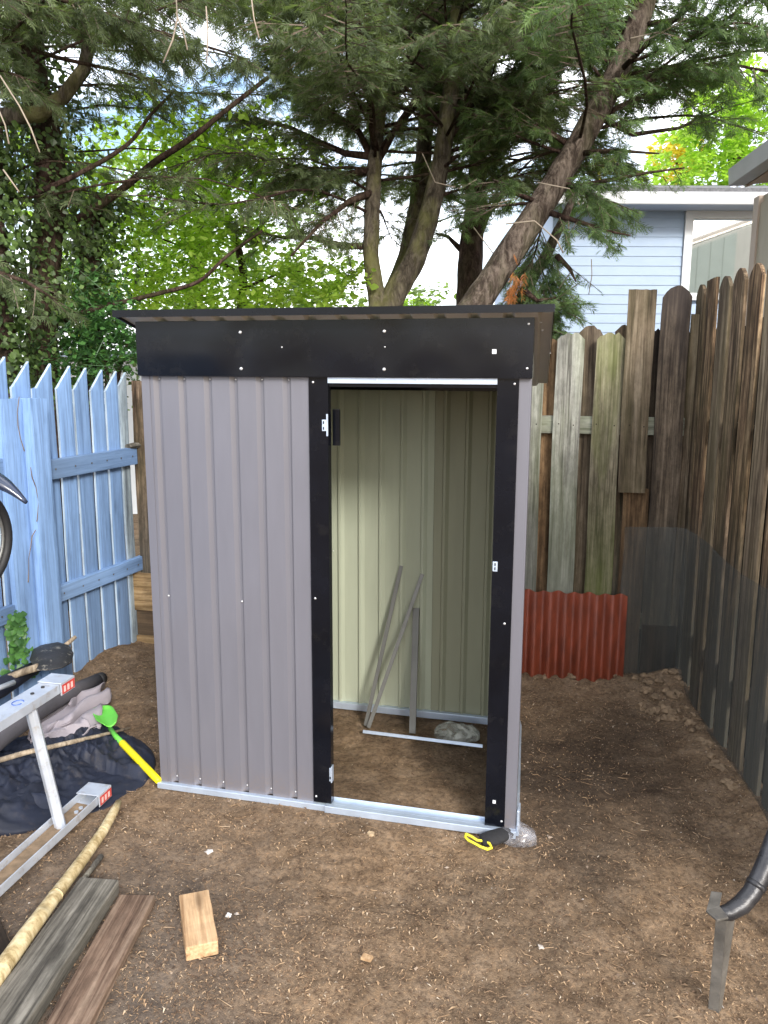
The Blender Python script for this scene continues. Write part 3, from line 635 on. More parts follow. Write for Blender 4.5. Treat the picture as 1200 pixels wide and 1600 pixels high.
a, b = G(567, 1143, .012), G(754, 1166, .012); chan('steel_strip', a, b, .014, M_galv, 'thin bright metal strip lying on the dirt floor inside the shed', (0, -1, .3), 'metal strip')
def lumpy(name, c, rx, ry, h, mat, label, cat, seed=1, res=26, crease=1., rot=0., sharp=.5, foot=None, smooth=True):
    """crumpled mound of soft stuff: closed height-field over an uneven outline"""
    vs = []; fs = []; n = res; c = np.array(c)
    for j in range(n+1):
        rr = j/n
        for k in range(2*n):
            a = PI*k/n; o_ = 1+.22*mnoise.noise(Vector((math.cos(a)*1.3, math.sin(a)*1.3, seed*3.1)))
            x = rx*o_*rr*math.cos(a); y = ry*o_*rr*math.sin(a)
            q = Vector((x*9, y*9, seed)); f = abs(mnoise.noise(q*.9))*.55+abs(mnoise.noise(q*2.1))*.3+abs(mnoise.noise(q*4.5))*.15
            z = h*(1-rr**3)**.6*(1-crease*f*1.1)+.004 if j < n else 0
            xr_, yr_ = x*math.cos(rot)-y*math.sin(rot), x*math.sin(rot)+y*math.cos(rot)
            vs.append((c[0]+xr_, c[1]+yr_, c[2]+max(z, .0)-(.01 if j == n else 0)))
    w2 = 2*n
    for j in range(n):
        for k in range(w2): fs.append((j*w2+k, j*w2+(k+1) % w2, (j+1)*w2+(k+1) % w2, (j+1)*w2+k))
    m = MB().add(vs, fs+[tuple(range(n*w2, (n+1)*w2))]); o = m.build(name, mat, smooth=smooth); tag(o, label, cat); return o
def plastic_mat(name, tint, a):
    m, nt, b = newmat(name); b.inputs['Base Color'].default_value = c4(tint); b.inputs['Roughness'].default_value = .12; b.inputs['Specular IOR Level'].default_value = 1.
    v = coords(nt, (1, 1, 1), False); bump(nt, b, noise(nt, v, 22, 1, .5, 1.5), .8, .02)
    f = ramp(nt, noise(nt, v, 14, 1, .5, 1.), [(.4, a*.5), (.62, min(1, a*1.6))])
    t = nn(nt, 'ShaderNodeBsdfTransparent'); ms = nn(nt, 'ShaderNodeMixShader'); nt.links.new(f, ms.inputs[0]); nt.links.new(t.outputs[0], ms.inputs[1]); nt.links.new(b.outputs[0], ms.inputs[2])
    nt.links.new(ms.outputs[0], nt.nodes['Material Output'].inputs['Surface']); return m
M_clear = plastic_mat('clear_crinkled_plastic', (.50, .50, .54), .24)
M_clear2 = plastic_mat('clouded_crinkled_plastic', (.55, .56, .50), .5)
M_sack = paint('pale_wet_plastic', (.36, .38, .32), .35, 0, .6, 16, dirt=(.05, .045, .035), dirtamt=.95, bmp=1.)
lumpy('plastic_bag', G(715, 1147), .10, .085, .05, M_clear2, 'crumpled pale plastic bag on the dirt at the back of the shed', 'plastic bag', 4, crease=1.25, smooth=False)
# ---- glove and wrap by the front right corner
gv = thing('work_glove', G(775, 1312), 'black work glove with yellow cuff poking out under the shed sill', 'glove')
c = G(790, 1308); m = MB(); pts = [G(752, 1313, .010), G(768, 1310, .014), G(786, 1303, .014), G(800, 1296, .01)]
m.tube(pts, [.014, .018, .017, .010], 12, sx=2.2); m.build('palm', M_glove, gv, smooth=True)
for k, (ax_, ay_) in enumerate(((792, 1308), (797, 1303), (802, 1297))):
    MB().tube([G(780, 1304, .012), G(ax_-4, ay_, .014), G(ax_+8, ay_-1, .010)], [.010, .009, .006], 8).build('finger', M_glove, gv, smooth=True)
loop = [G(x, y, .016) for i, (x, y) in enumerate([(728, 1303), (737, 1307), (746, 1313), (756, 1314), (765, 1318), (768, 1325), (762, 1327), (751, 1323), (742, 1318), (732, 1313), (727, 1308), (728, 1303)])]
MB().tube(loop, .0048, 8, cap=False).build('cuff_trim', M_neon, gv, smooth=True)
lumpy('plastic_wrap', G(808, 1306), .075, .060, .045, M_clear, 'clear crinkled plastic wrap bunched at the shed front right corner', 'plastic wrap', 9, crease=1.1)

# ================================================================== FENCES
BP = np.array([-.981, 1.4, 0]); BN = np.array([1, -.075, 0])      # blue fence plane
def bl(px, py): return PL(px, py, BP, BN)
bd = np.array([.075, 1, 0]); bd /= np.linalg.norm(bd)
blue = thing('picket_fence', (-1.03, .8, 0), 'pale blue picket fence with saw-tooth tops left of the shed', 'fence')
def bpt(y, off=0.): return np.array([-.981+.075*(y-1.4)+off, y, 0])
peaks = [-1.9-.14*i for i in range(14, 0, -1)]+[-1.9, -1.765, -1.63, -1.5, -1.36, -1.22, -1.08, -.94, -.80, -.665, -.525, -.385, -.245, -.105, .035, .175, .315, .45, .586, .728, .893, 1.025, 1.156, 1.284, 1.409, 1.50]
for i in range(1, len(peaks)):
    y0, y1 = peaks[i-1], peaks[i]; wd = (y1-y0)-.019; yc = (y0+y1)/2+.004
    if y1 < .2: hgt = 1.72
    else: hgt = float(np.interp(y1, [.586, .728, .893, 1.284, 1.5], [1.72, 1.70, 1.69, 1.66, 1.645]))
    b = bpt(yc, -.009)
    board('picket', (b[0], b[1], -.03), bd, wd, hgt+.03, .018, M_bluefade if i == len(peaks)-1 else M_blue, blue, 'saw', seed=i, lean=rnd.uniform(-.004, .004), edge=M_blue_lit_cut)
bx_ = lambda y: bpt(y)
def brail(z0, z1, ya, yb, t=.035, nm='rail'):
    a, b = bpt(ya, .004+t/2-.009+.006), bpt(yb, .004+t/2-.009+.006); zc = (z0+z1)/2
    plank(nm, (a[0], a[1], zc), (b[0], b[1], zc), z1-z0, t, M_blue, blue, nrm=(1, -.075, 0), bevel=.003)
brail(1.113, 1.213, .775, 1.56); brail(.472, .556, .745, 1.53)
brail(1.155, 1.255, -3.8, .49); brail(.470, .548, -3.8, .50)
# post of two boards, darker return and lighter face
for (ya, yb, off) in ((.47, .60, .034), (.60, .72, .056)):
    b = bpt((ya+yb)/2, off); board('fence_post', (b[0], b[1], -.03), bd, yb-ya-.002, 1.56, .035 if off < .04 else .08, M_blue, blue, 'flat', seed=int(ya*100))
b = bpt(-1.0, .03); board('fence_post', (b[0], b[1], -.03), bd, .12, 1.55, .035, M_blue, blue, 'flat', seed=5)
m = MB()
for i in range(1, len(peaks)):
    for z in (1.165, .515):
        q = bpt((peaks[i-1]+peaks[i])/2, .0405)
        m.box((q[0]-.001, q[1]-.004, z-.004), (q[0]+.0012, q[1]+.004, z+.004))
o = m.build('nail_heads', M_plate, blue); o['kind'] = 'stuff'
# rear fence behind the shed: boards on both faces of the rails
RN = np.array([-.035, 1, 0]); RP = np.array([0, 1.545, 0]); rd = np.array([1, .035, 0]); rd /= np.linalg.norm(rd)
def rpt(x, off=0.): return np.array([x, 1.545+.035*x+off, 0])
rear = thing('board_fence', rpt(.5), 'weathered board-on-board fence running behind the shed', 'fence')
def rb(x0, x1, z1, mat, top='dog', off=0., z0=0., lean=0., seed=None, tilt=0.):
    b = rpt((x0+x1)/2, off); return board('fence_board', (b[0], b[1], z0), rd, x1-x0, z1-z0, .018, mat, rear, top, lean=lean, seed=seed, tilt=tilt)
front = [(-.955, -.84, 1.60, M_brown, 'flat'), (-.78, -.64, 1.82, M_grey, 'dog'), (-.58, -.44, 1.84, M_grey, 'dog'), (-.38, -.24, 1.83, M_tan, 'dog'), (-.18, -.04, 1.84, M_grey, 'dog'), (.02, .16, 1.83, M_green, 'dog'), (.22, .36, 1.84, M_grey, 'dog'), (.42, .56, 1.84, M_tan, 'dog'), (.62, .76, 1.84, M_grey, 'dog'), (.82, .96, 1.84, M_green, 'dog'), (1.02, 1.16, 1.84, M_grey, 'dog')]
for x0, x1, z1, mt, tp in front: rb(x0, x1, z1, mt, tp)
rb(1.235, 1.388, 1.85, M_grey, 'dog', lean=0.0)
rb(1.447, 1.585, 1.858, M_grey, 'dog'); fb = rb(1.645, 1.785, 1.858, M_green, 'dog'); fb['label'] = 'mossy green board'
rb(1.818, 1.945, 1.07, M_orange, 'flat', off=-.002)['label'] = 'orange brown lower board'
rb(1.790, 1.925, 2.068, M_tan, 'flat', off=-.024, z0=1.045, lean=-.004)['label'] = 'tall flat board nailed over the others'
rb(2.098, 2.15, 1.95, M_tan, 'flat', off=.045); rb(1.953, 2.092, 2.085, M_dark, 'round', off=-.006, lean=.0)['label'] = 'tall dark board with rounded top'
for x0, x1, z1, mt in [(-.86, -.72, 1.84, M_tan), (-.66, -.52, 1.84, M_tan), (-.47, -.33, 1.84, M_orange), (-.27, -.13, 1.84, M_tan), (-.07, .07, 1.84, M_tan), (.13, .27, 1.84, M_tan), (.33, .47, 1.84, M_tan), (.53, .67, 1.84, M_tan), (.73, .87, 1.84, M_tan), (.93, 1.07, 1.84, M_tan), (1.13, 1.27, 1.84, M_orange), (1.355, 1.468, 1.83, M_orange), (1.555, 1.675, 1.895, M_tan), (1.735, 1.86, 1.90, M_brown), (1.90, 1.99, 1.88, M_dark), (2.03, 2.17, 1.86, M_dark)]:
    rb(x0, x1, z1, mt, 'dog', off=.062)
for z0, z1 in ((1.34, 1.432), (.30, .39)):
    a, b = rpt(-.82, .031), rpt(2.10, .031); zc = (z0+z1)/2
    plank('rail', (a[0], a[1], zc), (b[0], b[1], zc), z1-z0, .036, M_grey, rear, nrm=(0, 1, 0), bevel=.003)
# nails
m = MB()
for x in (1.36, 1.475, 1.55, 1.665, 1.755, 1.83, 1.90):
    for z in (1.385+.01*rnd.random(), .34): q = rpt(x, -.0095 if x < 1.8 else -.0335); m.box((q[0]-.003, q[1]-.0008, z-.003), (q[0]+.003, q[1]+.001, z+.003))
o = m.build('nail_heads', M_blackwood, rear); o['kind'] = 'stuff'
# dark lower panel with cat-door outline near the corner
q = rpt(1.955, -.019); q2 = rpt(2.13, -.019)
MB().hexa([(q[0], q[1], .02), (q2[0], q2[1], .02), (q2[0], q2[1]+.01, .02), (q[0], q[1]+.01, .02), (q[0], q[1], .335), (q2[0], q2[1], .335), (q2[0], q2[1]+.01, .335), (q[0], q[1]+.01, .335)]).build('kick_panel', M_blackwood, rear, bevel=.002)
# low patch boards in the left corner
patch = thing('patch_boards', (-.96, 1.47, 0), 'short pale pine boards patching the corner beside the blue fence', 'board patch')
def pb(x0, x1, z0, z1, off, mt):
    a = rpt(x0, off); b = rpt(x1, off); zc = (z0+z1)/2; plank('board', (a[0], a[1], zc), (b[0], b[1], zc), z1-z0, .02, mt, patch, nrm=(0, 1, 0))
pb(-.985, -.83, .232, .462, -.045, M_pallet); pb(-.975, -.80, .075, .229, -.030, M_orange); pb(-.975, -.79, .0, .072, -.045, M_pallet)
pb(-.975, -.955, .03, .3, .05, M_white)
gb_ = MB().tube([bpt(1.44, .02)+np.array([0, 0, 1.222]), bpt(1.50, .035)+np.array([0, 0, 1.225]), bpt(1.56, .04)+np.array([0, 0, 1.222])], [.014, .018, .012], 6, sx=1.8).build('wood_block', M_beam); tag(gb_, 'small mossy wood block resting on the end of the blue rail', 'wood block')
# right fence running toward the viewer
TP = np.array([2.158, 1.593, 0]); td = np.array([-.141, 1, 0]); td /= np.linalg.norm(td)
def tpt(y, off=0.): return np.array([2.158-.141*(y-1.593)+off, y, 0])
right = thing('board_fence', tpt(.5), 'tall brown board fence with rounded tops running along the right', 'fence')
def boardy(y0, y1, z1, mt, top, off=0., lean=0.):
    b = tpt((y0+y1)/2, off); return board('fence_board', (b[0], b[1], -.02), td, abs(y1-y0), z1, .02, mt, right, top, lean=lean)
spec = [(1.605, 1.735, 2.0, M_dark, 'dog')]
yy = 1.595; k = 0
tops = [2.115, 2.125, 2.115, 2.125, 2.12, 2.13, 2.10, 2.12, 2.11, 2.12, 2.13, 2.12, 2.11, 2.12, 2.12, 2.11]
edges = [(1.60, 1.735)]+[(1.425-.20*i, 1.575-.20*i) for i in range(11)]
mts = [M_brown, M_warm, M_tan, M_brown, M_warm, M_tan, M_warm, M_brown]
for i, (y0, y1) in enumerate(edges): boardy(y0, y1, tops[i % 16], mts[i % 8], 'round' if i != 1 else 'flat', off=0., lean=rnd.uniform(-.006, .006))
for i in range(12):
    y1 = 1.66-.20*i; boardy(y1-.13, y1, 1.90+rnd.uniform(-.02, .02), M_blackwood, 'dog', off=.075)  # back boards near black: shade behind the gaps put into their colour
for zc in (1.40, .32):
    a, b = tpt(1.62, .03), tpt(-.62, .03); plank('rail', (a[0], a[1], zc), (b[0], b[1], zc), .09, .034, M_dark, right, nrm=(1, .141, 0), bevel=.003)
# grey translucent sheeting wrapped round the corner over the lower fence
def film_mat():
    m, nt, b = newmat('grey_translucent_film'); b.inputs['Base Color'].default_value = (.115, .12, .112, 1); b.inputs['Roughness'].default_value = .8; b.inputs['Specular IOR Level'].default_value = .2
    v = coords(nt, (3, 3, 1), False); f = ramp(nt, noise(nt, v, 1.6, 6, .6), [(.3, .28), (.7, .60)])
    bump(nt, b, noise(nt, v, 5, 4), .2, .01)
    t = nn(nt, 'ShaderNodeBsdfTransparent'); ms = nn(nt, 'ShaderNodeMixShader'); nt.links.new(f, ms.inputs[0]); nt.links.new(t.outputs[0], ms.inputs[1]); nt.links.new(b.outputs[0], ms.inputs[2])
    nt.links.new(ms.outputs[0], nt.nodes['Material Output'].inputs['Surface']); return m
def film():
    path = [rpt(1.835, -.040)]+[rpt(x, -.042) for x in (1.92, 2.0, 2.07)]+[tpt(1.55, -.03)]+[tpt(y, -.022-.006*math.sin(y*9)) for y in np.arange(1.45, -.6, -.09)]
    path = [np.array(p) for p in path]; vs = []; fs = []; nz_ = 14; n = len(path)
    s = 0.
    for i, p in enumerate(path):
        if i: s += np.linalg.norm(path[i]-path[i-1])
        top = .885+.012*math.sin(s*4)
        for j in range(nz_+1):
            z = -.02+top*j/nz_; o_ = np.array([-.006*mnoise.noise(Vector((s*4, z*3, 0)))-.0, -.005*mnoise.noise(Vector((s*4, z*3, 5))), 0]); vs.append(p+np.array([0, 0, z])+o_)
    k = nz_+1
    m = MB()
    for off in (0., .0015):
        m.add([v+np.array([-off*.5, -off, 0]) for v in vs], [(i*k+j, (i+1)*k+j, (i+1)*k+j+1, i*k+j+1) for i in range(n-1) for j in range(nz_)])
        break
    o = m.build('plastic_sheeting', film_mat(), smooth=True); tag(o, 'smoky translucent plastic sheeting along the foot of the brown fences', 'plastic sheet')
film()
# rust red corrugated sheet
def redsheet():
    a, b = rpt(1.305, -.05), rpt(1.868, -.075); L = np.linalg.norm(b-a); t = (b-a)/L; nrm = np.array([t[1], -t[0], 0]); m = MB(); n = 112; vs0 = []; vs1 = []
    for i in range(n+1):
        s = L*i/n; d = .021*math.sin(2*PI*s/.0805+1.); p = a+t*s+nrm*d; ht = .492+.012*(s/L)+.003*math.sin(s*40)
        vs0 += [p+np.array([0, -.0, -.03]), p+np.array([0, .012, ht])]; q_ = p-nrm*.0012; vs1 += [q_+np.array([0, 0, -.03]), q_+np.array([0, .012, ht])]
    fs = [(2*i, 2*i+2, 2*i+3, 2*i+1) for i in range(n)]
    m.add(vs0, fs).add(vs1, fs); k = len(vs0); m.add([], [])
    m.f += [(2*i+1, 2*i+3, k+2*i+3, k+2*i+1) for i in range(n)]; m.mi += [0]*n
    o = m.build('corrugated_sheet', M_rusty, smooth=True); tag(o, 'rust red corrugated metal sheet standing against the rear fence', 'metal sheet')
redsheet()

# ================================================================== JUNK ON THE LEFT
# aluminium ladder standing on edge: lower rail on the ground, upper rail above, rungs upright
lad = thing('ladder', (-.2, -.6, 0), 'weathered aluminium ladder lying on its side with red end labels', 'ladder')
la, lb = np.array([-.150, -1.75, .0]), np.array([-.188, -.175, .0]); ld = (lb-la)/np.linalg.norm(lb-la); lx = np.array([ld[1], -ld[0], 0])
LH = .52; leanx = -.095
def crail(base_off, z, up, name):
    """C channel, web horizontal, lips up or down"""
    w2, th, lip = .043, .004, .034; s = 1 if up else -1
    sec = [(-w2, s*lip), (-w2, 0), (w2, 0), (w2, s*lip), (w2-th, s*lip), (w2-th, s*th), (-w2+th, s*th), (-w2+th, s*lip)]
    m = MB(); m.prism([la+base_off+lx*a+np.array([0, 0, z+b]) for a, b in sec], lb-la); return m.build(name, M_alu, lad, bevel=.0012)
crail(np.array([0, 0, 0]), .022, True, 'side_rail'); ro = lx*leanx-ld*.05
crail(ro, LH, False, 'side_rail')
m_ = MB(); m_.hexa([la+lx*-.036+[0, 0, .0262], la+lx*.034+[0, 0, .0262], lb-ld*.07+lx*.012+[0, 0, .0262], lb-ld*.07+lx*-.036+[0, 0, .0262], la+lx*-.036+[0, 0, .030], la+lx*.030+[0, 0, .028], lb-ld*.07+lx*.008+[0, 0, .028], lb-ld*.07+lx*-.036+[0, 0, .031]]); m_.build('packed_dirt', M_clod, lad)
for t_ in (.225, .64, 1.05, 1.46):
    p = lb-ld*t_; q = p+lx*leanx
    MB().tube([p+np.array([0, 0, .016]), q+np.array([0, 0, LH-.004])], .019, 8, sx=1.15, upv=ld).build('rung', M_alu, lad, bevel=.001)
    MB().tube([p+np.array([0, 0, .015]), p+np.array([0, 0, .021])], .024, 12).build('rung_collar', M_alu, lad)
def endcap(p, z0, z1, nm='end_cap'):
    m = MB(); e = p+ld*.0
    c_ = [e+lx*s*.047+ld*u for s, u in ((-1, -.055), (1, -.055), (1, .03), (-1, .03))]
    m.add([x+np.array([0, 0, z1]) for x in c_]+[x+np.array([0, 0, z1-.004]) for x in c_], [(0, 1, 2, 3), (7, 6, 5, 4), (0, 4, 5, 1), (1, 5, 6, 2), (2, 6, 7, 3), (3, 7, 4, 0)])
    a = [e+lx*.047+ld*u for u in (-.055, .03)]
    m.add([a[0]+[0, 0, z0], a[1]+[0, 0, z0], a[1]+[0, 0, z1], a[0]+[0, 0, z1], a[0]+lx*.004+[0, 0, z0], a[1]+lx*.004+[0, 0, z0], a[1]+lx*.004+[0, 0, z1], a[0]+lx*.004+[0, 0, z1]], [(0, 1, 2, 3), (4, 7, 6, 5), (0, 4, 5, 1), (1, 5, 6, 2), (2, 6, 7, 3), (3, 7, 4, 0)])
    c = m.build(nm, M_alu, lad, bevel=.001)
    r = [a[0]+lx*.0052+ld*.004, a[1]+lx*.0052-ld*.004]
    lab = MB().prism([r[0]+[0, 0, z0+.004], r[1]+[0, 0, z0+.004], r[1]+[0, 0, z1-.008], r[0]+[0, 0, z1-.008]], lx*.0006).build('warning_label', M_red, c)
    mm = MB()
    for i in range(3):
        u0 = r[0]+ld*(.008+.022*i)+lx*.0008; mm.prism([u0+[0, 0, z0+.010], u0+ld*.013+[0, 0, z0+.010], u0+ld*.013+[0, 0, z1-.015], u0+[0, 0, z1-.015]], lx*.0004)
        mm2 = MB()
    pr = mm.build('label_print', M_labelw, c); 
endcap(lb, .014, .062); endcap(lb+ro, LH-.042, LH+.006)
for dd in (.10, .13): MB().tube([lb-ld*dd+[0, 0, .025], lb-ld*dd+[0, 0, .034]], .008, 10).build('rivet', M_alu, lad)
for dd in (.09, .15): MB().tube([lb+ro-ld*dd+[0, 0, LH], lb+ro-ld*dd+[0, 0, LH+.004]], .007, 10).build('rivet', M_spade, lad)
ringp = [lb+ro-ld*(.23+.022*math.sin(a))+lx*(.018*math.cos(a))+np.array([0, 0, LH+.0015]) for a in np.linspace(.2, 5.7, 18)]
MB().tube(ringp, .0016, 6).build('pen_mark', M_bikeblue, lad)

# navy tarp heap
tarp = lumpy('fabric_bag', (-.47, .0, 0), .37, .40, .12, M_tarp, 'navy black fabric bag slumped on the dirt under the ladder', 'fabric bag', 3, res=70, crease=1.0)
tarp2 = lumpy('tarp', (-.72, -.30, 0), .42, .34, .12, M_tarp, 'dark crumpled tarp on the dirt at the left edge behind the lower ladder rail', 'tarp', 5, res=60, crease=1.0)
for o_ in (tarp, tarp2):
    for v in o_.data.vertices:
        wx = v.co.x+o_.location.x; wy = v.co.y+o_.location.y; k = min(1, max(0, (-.30-wx)/.14)) if wy < .02 else 1
        if v.co.z > .0: v.co.z = v.co.z*(.34+.66*k)
# charcoal roll
rp = [G(x, y, z) for x, y, z in ((-60, 1205, .12), (0, 1152, .16), (60, 1110, .17), (110, 1082, .16), (154, 1062, .13))]
rl = thing('rolled_umbrella', rp[2], 'long charcoal fabric roll lying across the heap beside the pink cloth', 'fabric roll')
MB().tube(rp, [.046, .045, .042, .038, .032], 14, jit=.06).build('fabric', M_roll, rl, smooth=True)
MB().tube([rp[-1]+(rp[-1]-rp[-2])*(-.05), rp[-1]+(rp[-1]-rp[-2])*.14], [.034, .030], 14).build('black_tip', M_rubber, rl, smooth=True)
# second dark roll behind, with pale tube
q0 = [G(x, y, z) for x, y, z in ((-60, 1105, .22), (0, 1075, .24), (60, 1040, .22))]
o = MB().tube(q0, [.04, .045, .03], 12, jit=.1).build('fabric_roll', M_tarp, smooth=True); tag(o, 'short black fabric roll under the dirty spade at the left edge', 'fabric roll')
o = MB().tube([G(-40, 1090, .3), G(22, 1066, .3)], .012, 10).build('aluminium_tube', M_alu, smooth=True); tag(o, 'short grey metal tube end by the fence above the ladder', 'tube')
# spade with dirt
sp = thing('spade', G(80, 1030, .25), 'black spade blade caked with pale dirt on the heap beside the blue fence', 'spade')
def spade():
    out = [(46, 1030), (52, 1014), (68, 1006), (90, 1003), (108, 1008), (115, 1020), (112, 1034), (98, 1042), (78, 1046), (58, 1046)]
    top = [G(x, y, .30) for x, y in out]; c = sum(top)/len(top); vs = [c+np.array([0, 0, .03])]+[c+(p-c)*.6+np.array([0, 0, .022]) for p in top]+top+[p-np.array([0, 0, .006]) for p in top]
    n = len(top); fs = [(0, 1+i, 1+(i+1) % n) for i in range(n)]
    for r in (0, 1): fs += [(1+r*n+i, 1+(r+1)*n+i, 1+(r+1)*n+(i+1) % n, 1+r*n+(i+1) % n) for i in range(n)]
    fs.append(tuple(range(1+2*n, 1+3*n)))
    MB().add(vs, fs).build('blade', M_spade, sp, smooth=True, bevel=.001)
    MB().tube([G(60, 1042, .30), G(30, 1052, .27), (G(-50, 1085, .24))], [.018, .017, .015], 10).build('handle', M_stick, sp, smooth=True)
    MB().tube([G(100, 1010, .27), G(118, 995, .30)], [.012, .010], 8).build('grip_stub', M_stick, sp, smooth=True)
spade()
# pink grey cloth, folded
def cloth():
    A_ = [G(x, y, z) for x, y, z in ((45, 1168, .05), (80, 1128, .08), (120, 1092, .10), (166, 1066, .09))]
    B_ = [G(x, y, z) for x, y, z in ((60, 1172, .08), (95, 1164, .07), (130, 1156, .07), (160, 1146, .06))]
    n, k = 36, 30; vs = []; fs = []
    def itp(L_, t): t *= len(L_)-1; i = min(int(t), len(L_)-2); f = t-i; return L_[i]*(1-f)+L_[i+1]*f
    for i in range(n+1):
        for j in range(k+1):
            u, v = i/n, j/k; p = itp(A_, u)*(1-v)+itp(B_, u)*v
            z = .028*math.sin(v*24+u*3+3*mnoise.noise(Vector((u*2.5, v*3, 1))))*(.4+u*.6)+.015*mnoise.noise(Vector((u*6, v*9, 2)))+.03*math.sin(PI*v)
            vs.append(p+np.array([.05*mnoise.noise(Vector((u*3, v*5, 7))), .07*mnoise.noise(Vector((u*3, v*5, 9))), z+.02]))
    for i in range(n):
        for j in range(k): a = i*(k+1)+j; fs.append((a, a+1, a+k+2, a+k+1))
    m = MB().add(vs, fs); nb = len(vs); m.add([v-np.array([0, 0, .008]) for v in vs], [f[::-1] for f in fs])
    rim = [j for j in range(k+1)]+[i*(k+1)+k for i in range(1, n+1)]+[n*(k+1)+j for j in range(k-1, -1, -1)]+[i*(k+1) for i in range(n-1, 0, -1)]
    m.f += [(rim[a], rim[(a+1) % len(rim)], nb+rim[(a+1) % len(rim)], nb+rim[a]) for a in range(len(rim))]; m.mi += [0]*len(rim)
    o = m.build('cloth', M_cloth, smooth=True); tag(o, 'dusty pink grey cloth in folds between the charcoal roll and green shovel', 'cloth')
cloth()
o = MB().tube([G(-60, 1205, .10), G(40, 1176, .14), G(110, 1160, .12), G(203, 1138, .06)], [.012, .011, .010, .006], 8, jit=.15).build('stick', M_stick, smooth=True); tag(o, 'long thin dry stick laid across the heap over the green shovel', 'stick')
# child's green and yellow shovel
sh = thing('toy_shovel', G(200, 1170), 'child sized shovel with lime green blade and yellow handle', 'shovel')
def shovel():
    a, b, c_ = G(250, 1222, .022), G(190, 1160, .088), G(172, 1138, .095)
    t = (b-a)/np.linalg.norm(b-a)
    MB().tube([a-t*-.004, a+t*.008, a+t*.05, b-t*.006, b], [.008, .014, .0155, .0155, .013], 14).build('grip', M_yellow, sh, smooth=True)
    MB().tube([b-t*.002, b+t*.05, c_], [.0125, .011, .010], 12).build('shaft', M_lime, sh, smooth=True)
    # blade: shallow scoop with rounded tip
    tip = G(157, 1108, .11); ax = tip-c_; L = np.linalg.norm(ax); ax /= L; sd_ = np.cross(ax, [0, 0, 1]); sd_ /= np.linalg.norm(sd_); n, k = 12, 10; vs = []; fs = []
    for i in range(n+1):
        u = i/n; hw = .048*(min(1, .55+u*1.6))*(math.sqrt(max(0, 1-max(0, (u-.72)/.28)**2)) if u > .72 else 1)
        for j in range(k+1):
            v = 2*j/k-1; vs.append(c_+ax*(L*1.05*u-.01)+sd_*(hw*v)+np.array([0, 0, .018*v*v+.010*(1-u)]))
    for i in range(n):
        for j in range(k): q_ = i*(k+1)+j; fs.append((q_, q_+1, q_+k+2, q_+k+1))
    m = MB().add(vs, fs); o = m.build('blade', M_lime, sh, smooth=True); md = o.modifiers.new('solid', 'SOLIDIFY'); md.thickness = .003
shovel()
# long pale pole, beam, plank, block
o = thing('pole', G(90, 1400), 'long pale yellow wooden pole resting along the grey timber', 'pole')
pp = [G(-60, 1600, .055), G(0, 1518, .055), G(40, 1462, .055), G(85, 1402, .05), G(130, 1342, .035), G(160, 1300, .03), G(178, 1268, .028), G(185, 1254, .028)]
MB().tube(pp, [.026, .026, .025, .022, .020, .018, .0165, .013], 14, jit=.04).build('shaft', M_bamboo, o, smooth=True)
for t_ in (1, 3, 5): MB().tube([pp[t_]*.97+pp[t_+1]*.03, pp[t_]*.93+pp[t_+1]*.07], [.0262, .0262] if t_ == 1 else ([.023, .023] if t_ == 3 else [.0187, .0187]), 14, jit=.1).build('knot_ring', M_bamboo, o, smooth=True)
def top_quad(name, tl, tr, br, bl_, z, th, mat, label, cat):
    P4 = [G(*tl, z), G(*tr, z), G(*br, z), G(*bl_, z)]
    p0 = (P4[0]+P4[1])/2; p1 = (P4[2]+P4[3])/2; ax = (p1-p0); ax /= np.linalg.norm(ax); sdv = np.array([ax[1], -ax[0], 0]); W_ = (abs((P4[1]-P4[0])@sdv)+abs((P4[2]-P4[3])@sdv))/2
    o = plank(name, p0-[0, 0, th/2], p1-[0, 0, th/2], W_, th, mat, nrm=(0, 0, 1), bevel=.0035, worn=.003, endjit=.01); tag(o, label, cat); return o
top_quad('timber_beam', (137, 1368), (174, 1376), (-10, 1700), (-130, 1700), .052, .05, M_beam, 'thick weathered grey timber beam on the ground beside the pale pole', 'timber')
top_quad('timber_plank', (192, 1397), (238, 1398), (95, 1700), (5, 1700), .034, .032, M_plank, 'reddish brown old plank on the ground right of the grey beam', 'timber')
o = top_quad('timber_block', (280, 1398), (326, 1389), (341, 1469), (289, 1483), .046, .044, M_block, 'short fresh sawn timber block lying alone on the dirt', 'timber')
o = MB().tube([G(122, 1385, .02), G(158, 1338, .02)], [.009, .010], 8).build('stick', M_beam, smooth=True); tag(o, 'short grey green stick wedged between the pale pole and grey beam', 'stick')
o = plank('timber_scrap', G(-40, 1400, .02), G(6, 1500, .02), .06, .03, M_blackwood, nrm=(0, 0, 1)); tag(o, 'dark timber scrap on the dirt at the left edge below the ladder', 'timber')

# ivy strip on the blue fence
def leaf_soup(P, N_, size, asp=.75, fold=.25):
    """six-triangle folded leaves; P points, N_ rough facing"""
    n = len(P); d = rng.normal(size=(n, 3)); d[:, 2] -= .9; d -= N_*(np.sum(d*N_, 1, keepdims=True)); d /= np.linalg.norm(d, axis=1, keepdims=True)+1e-9
    s = np.cross(d, N_); s /= np.linalg.norm(s, axis=1, keepdims=True)+1e-9; sz = size[:, None]
    base = P; tip = P+d*sz; m1 = P+d*sz*.35+s*sz*asp*.5-N_*sz*fold*.25; m2 = P+d*sz*.35-s*sz*asp*.5-N_*sz*fold*.25; n1 = P+d*sz*.75+s*sz*asp*.3-N_*sz*fold*.2; n2 = P+d*sz*.75-s*sz*asp*.3-N_*sz*fold*.2
    V = np.stack([base, m1, tip, m1, n1, tip, base, tip, m2, m2, tip, n2], 1); return V.reshape(-1, 3), 12
